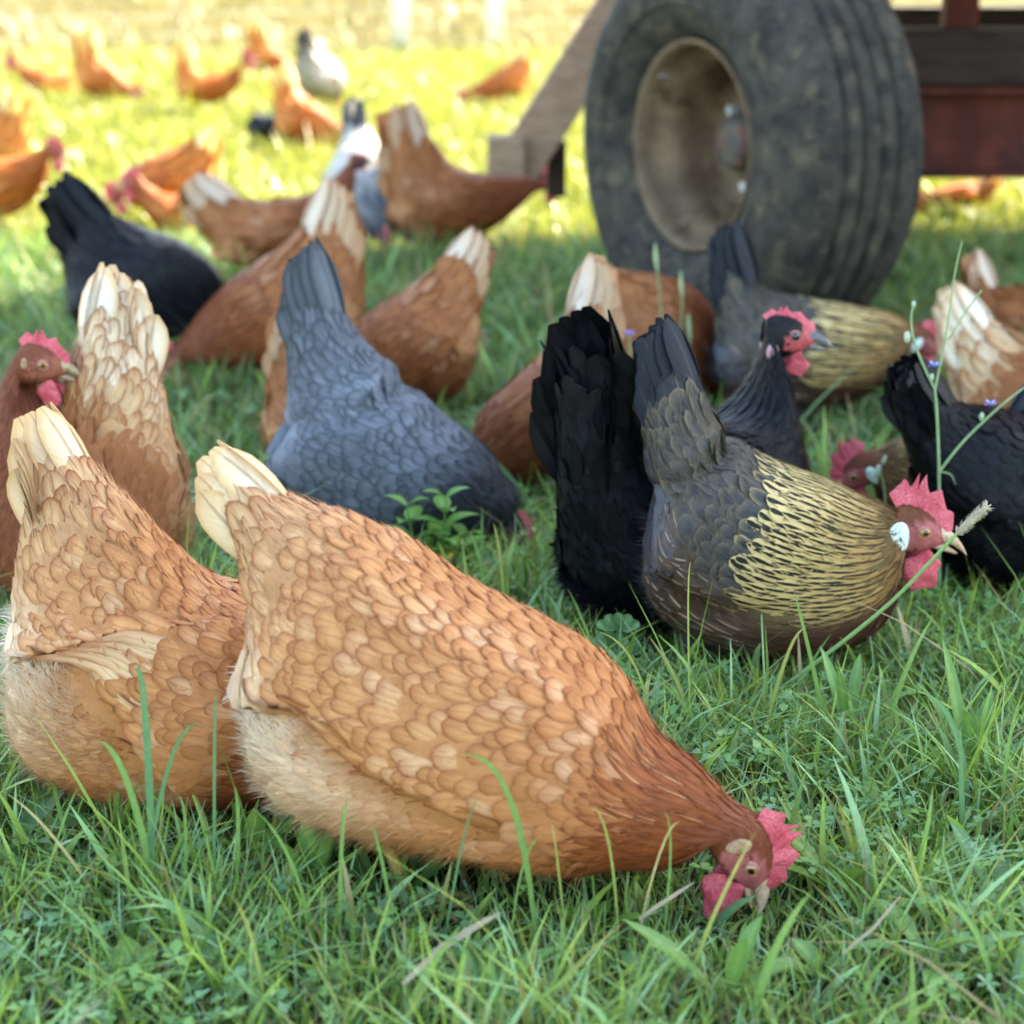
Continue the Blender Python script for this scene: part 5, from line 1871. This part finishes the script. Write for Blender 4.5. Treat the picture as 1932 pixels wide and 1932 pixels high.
# long single blades that cross the hens, measured from the photograph
BL = [((300, 1575), (245, 1490), (182, 1395), 15, 0), ((290, 1490), (276, 1360), (254, 1262), 17, 2), ((262, 1480), (325, 1425), (402, 1382), 10, 2), ((404, 1500), (405, 1400), (409, 1322), 7, 2),
      ((1015, 1640), (960, 1500), (846, 1430), 13, 0), ((1170, 1690), (1150, 1600), (1112, 1520), 6, 1), ((1190, 1700), (1245, 1610), (1288, 1552), 5, 3), ((1245, 1690), (1265, 1610), (1250, 1530), 5, 0),
      ((1280, 1880), (1350, 1720), (1425, 1570), 9, 1), ((1410, 1945), (1458, 1800), (1532, 1680), 20, 0), ((1340, 1745), (1380, 1715), (1428, 1690), 20, 2), ((1830, 1560), (1805, 1390), (1745, 1308), 15, 2),
      ((1820, 1610), (1815, 1480), (1812, 1370), 13, 2), ((1575, 1330), (1530, 1240), (1498, 1115), 10, 0), ((1430, 1330), (1480, 1250), (1520, 1185), 8, 1), ((1660, 1390), (1700, 1290), (1762, 1160), 12, 0),
      ((1545, 1480), (1680, 1400), (1790, 1385), 10, 2), ((640, 1700), (645, 1600), (656, 1508), 10, 0), ((600, 1790), (555, 1640), (478, 1525), 8, 0), ((505, 1935), (478, 1780), (436, 1690), 10, 1),
      ((215, 1700), (110, 1590), (10, 1495), 7, 3), ((955, 1130), (945, 1060), (930, 985), 8, 1), ((925, 1110), (905, 1060), (884, 1000), 8, 0), ((715, 1010), (718, 980), (704, 940), 6, 1), ((788, 1000), (795, 960), (803, 930), 6, 1),
      ((1305, 1270), (1298, 1150), (1305, 1060), 5, 1), ((1240, 1330), (1200, 1260), (1120, 1190), 6, 1), ((1545, 1580), (1500, 1480), (1470, 1400), 9, 2), ((1380, 1450), (1420, 1400), (1505, 1395), 10, 2),
      ((1330, 1420), (1300, 1340), (1205, 1260), 11, 0), ((1890, 1560), (1900, 1420), (1932, 1300), 10, 0), ((1700, 1700), (1740, 1600), (1760, 1480), 12, 0), ((1880, 1900), (1840, 1760), (1760, 1690), 16, 0),
      ((830, 1690), (870, 1600), (905, 1500), 7, 2), ((760, 1700), (720, 1620), (700, 1560), 9, 0), ((1075, 1690), (1050, 1610), (1040, 1560), 5, 1), ((960, 1690), (985, 1640), (1030, 1575), 5, 0), ((60, 1640), (110, 1580), (150, 1480), 6, 0),
      ((340, 1640), (350, 1560), (330, 1500), 7, 0), ((440, 1640), (450, 1560), (440, 1480), 10, 0), ((905, 1900), (880, 1800), (800, 1760), 12, 2), ((1080, 1880), (1060, 1780), (1075, 1700), 9, 0), ((230, 1880), (200, 1790), (140, 1700), 9, 0),
      ((1620, 1940), (1640, 1850), (1700, 1790), 13, 0)]
V, F, Cc, nv_ = [], [], [], 0
for p0, p1, p2, wpx, kind in BL:
    # rooted in front of the bird that the blade crosses
    if p0[0] < 1330 and 1430 < p0[1] < 1810:
        p0 = (p0[0], max(p0[1], 1730 if p0[0] < 450 else 1812))
    elif 1190 < p0[0] < 1720 and p0[1] < 1430:
        p0 = (p0[0], 1425)
    elif p0[1] < 1430:
        p0 = (p0[0], p0[1] + 60)
    g0 = ground(*p0)
    Y = g0[1]
    A = [g0 - np.array([0, 0, .01]), at_depth(p1[0], p1[1], Y - .012), at_depth(p2[0], p2[1], Y - .03)]
    t = np.linspace(0, 1, 11)[:, None]
    m1 = 2 * A[1] - (A[0] + A[2]) / 2
    P = A[0] * (1 - t) ** 2 + 2 * m1 * t * (1 - t) + A[2] * t ** 2
    tg_ = norm(P[-1] - P[0])
    sd_ = norm(np.cross(tg_, norm(np.array([rng.normal(0, .35), -1, .35]))))
    ww_ = np.interp(t[:, 0], [0, .3, .75, 1], [.6, 1, .7, .03]) * wpx / FPX * Y * 1.03 * .5
    us = np.array([-1, 0, 1.])
    fw = norm(np.cross(sd_, tg_))
    vv_ = P[:, None] + sd_ * (us[None, :, None] * ww_[:, None, None]) + fw * (np.abs(us)[None, :, None] * ww_[:, None, None] * .35)
    r_, c_ = np.meshgrid(np.arange(10), np.arange(2), indexing='ij')
    F.append(nv_ + np.stack([r_ * 3 + c_, r_ * 3 + c_ + 1, (r_ + 1) * 3 + c_ + 1, (r_ + 1) * 3 + c_], -1).reshape(-1, 4))
    V.append(vv_.reshape(-1, 3))
    c0, c1 = (((.15, .27, .07), (.20, .33, .10)), ((.18, .27, .06), (.40, .38, .12)), ((.10, .21, .09), (.14, .27, .12)), ((.30, .28, .10), (.50, .40, .20)))[kind]
    cc = np.ones((11, 3, 4))
    cc[..., :3] = np.array(c0) * (1 - t[:, None]) + np.array(c1) * t[:, None]
    cc[:, 1, :3] *= 1.15
    Cc.append(cc.reshape(-1, 4))
    nv_ += 33
tag(new_mesh('long_grass', np.concatenate(V), np.concatenate(F), 4, M_GRASS, None, {'ca': np.concatenate(Cc)}), 'long single grass blades leaning in front of the hens', 'grass', kind='stuff')

# clover and other small leaves between the blades
nC = 8500
x, y = scatter(nC, 1.15, 3.4, .15)
g = clump(x + 3, y, 7)
k_ = g + .35 * rng.random(nC) > .55
x, y = x[k_], y[k_]
ins = hidden_by_hen(x, y)
x, y = x[~ins], y[~ins]
V, F, Cc, nv_ = [], [], [], 0
for i in range(len(x)):
    hh_ = .018 + .035 * rng.random()
    base = np.array([x[i], y[i], hh_ + gz(x[i], y[i])])
    a0 = rng.random() * 2 * PI
    sz = .0065 + .0055 * rng.random()
    col = np.array([(.12, .25, .10), (.15, .28, .13), (.11, .24, .06), (.17, .30, .08)][rng.integers(4)])
    nl = 3 if rng.random() < .75 else 5
    tilt = rng.normal(0, .35, 2)
    for j in range(nl):
        a = a0 + 2 * PI * j / nl
        d = np.array([math.cos(a), math.sin(a), .15 + tilt[0] * math.cos(a) + tilt[1] * math.sin(a)])
        sd_ = np.array([-math.sin(a), math.cos(a), 0])
        wv = .48 if nl == 3 else .28
        V += [base, base + d * sz * .6 - sd_ * sz * wv, base + d * sz * 1.05, base + d * sz * .6 + sd_ * sz * wv]
        V[-3][2] += .0012
        V[-1][2] += .0012
        F.append([nv_, nv_ + 1, nv_ + 2, nv_ + 3])
        Cc += [np.append(col * 1.25, 1), np.append(col, 1), np.append(col * .95, 1), np.append(col, 1)]
        nv_ += 4
tag(new_mesh('clover', np.array(V), np.array(F), 4, M_LEAF, None, {'ca': np.array(Cc)}, smooth=False), 'small clover leaves growing between the grass blades', 'clover', kind='stuff')
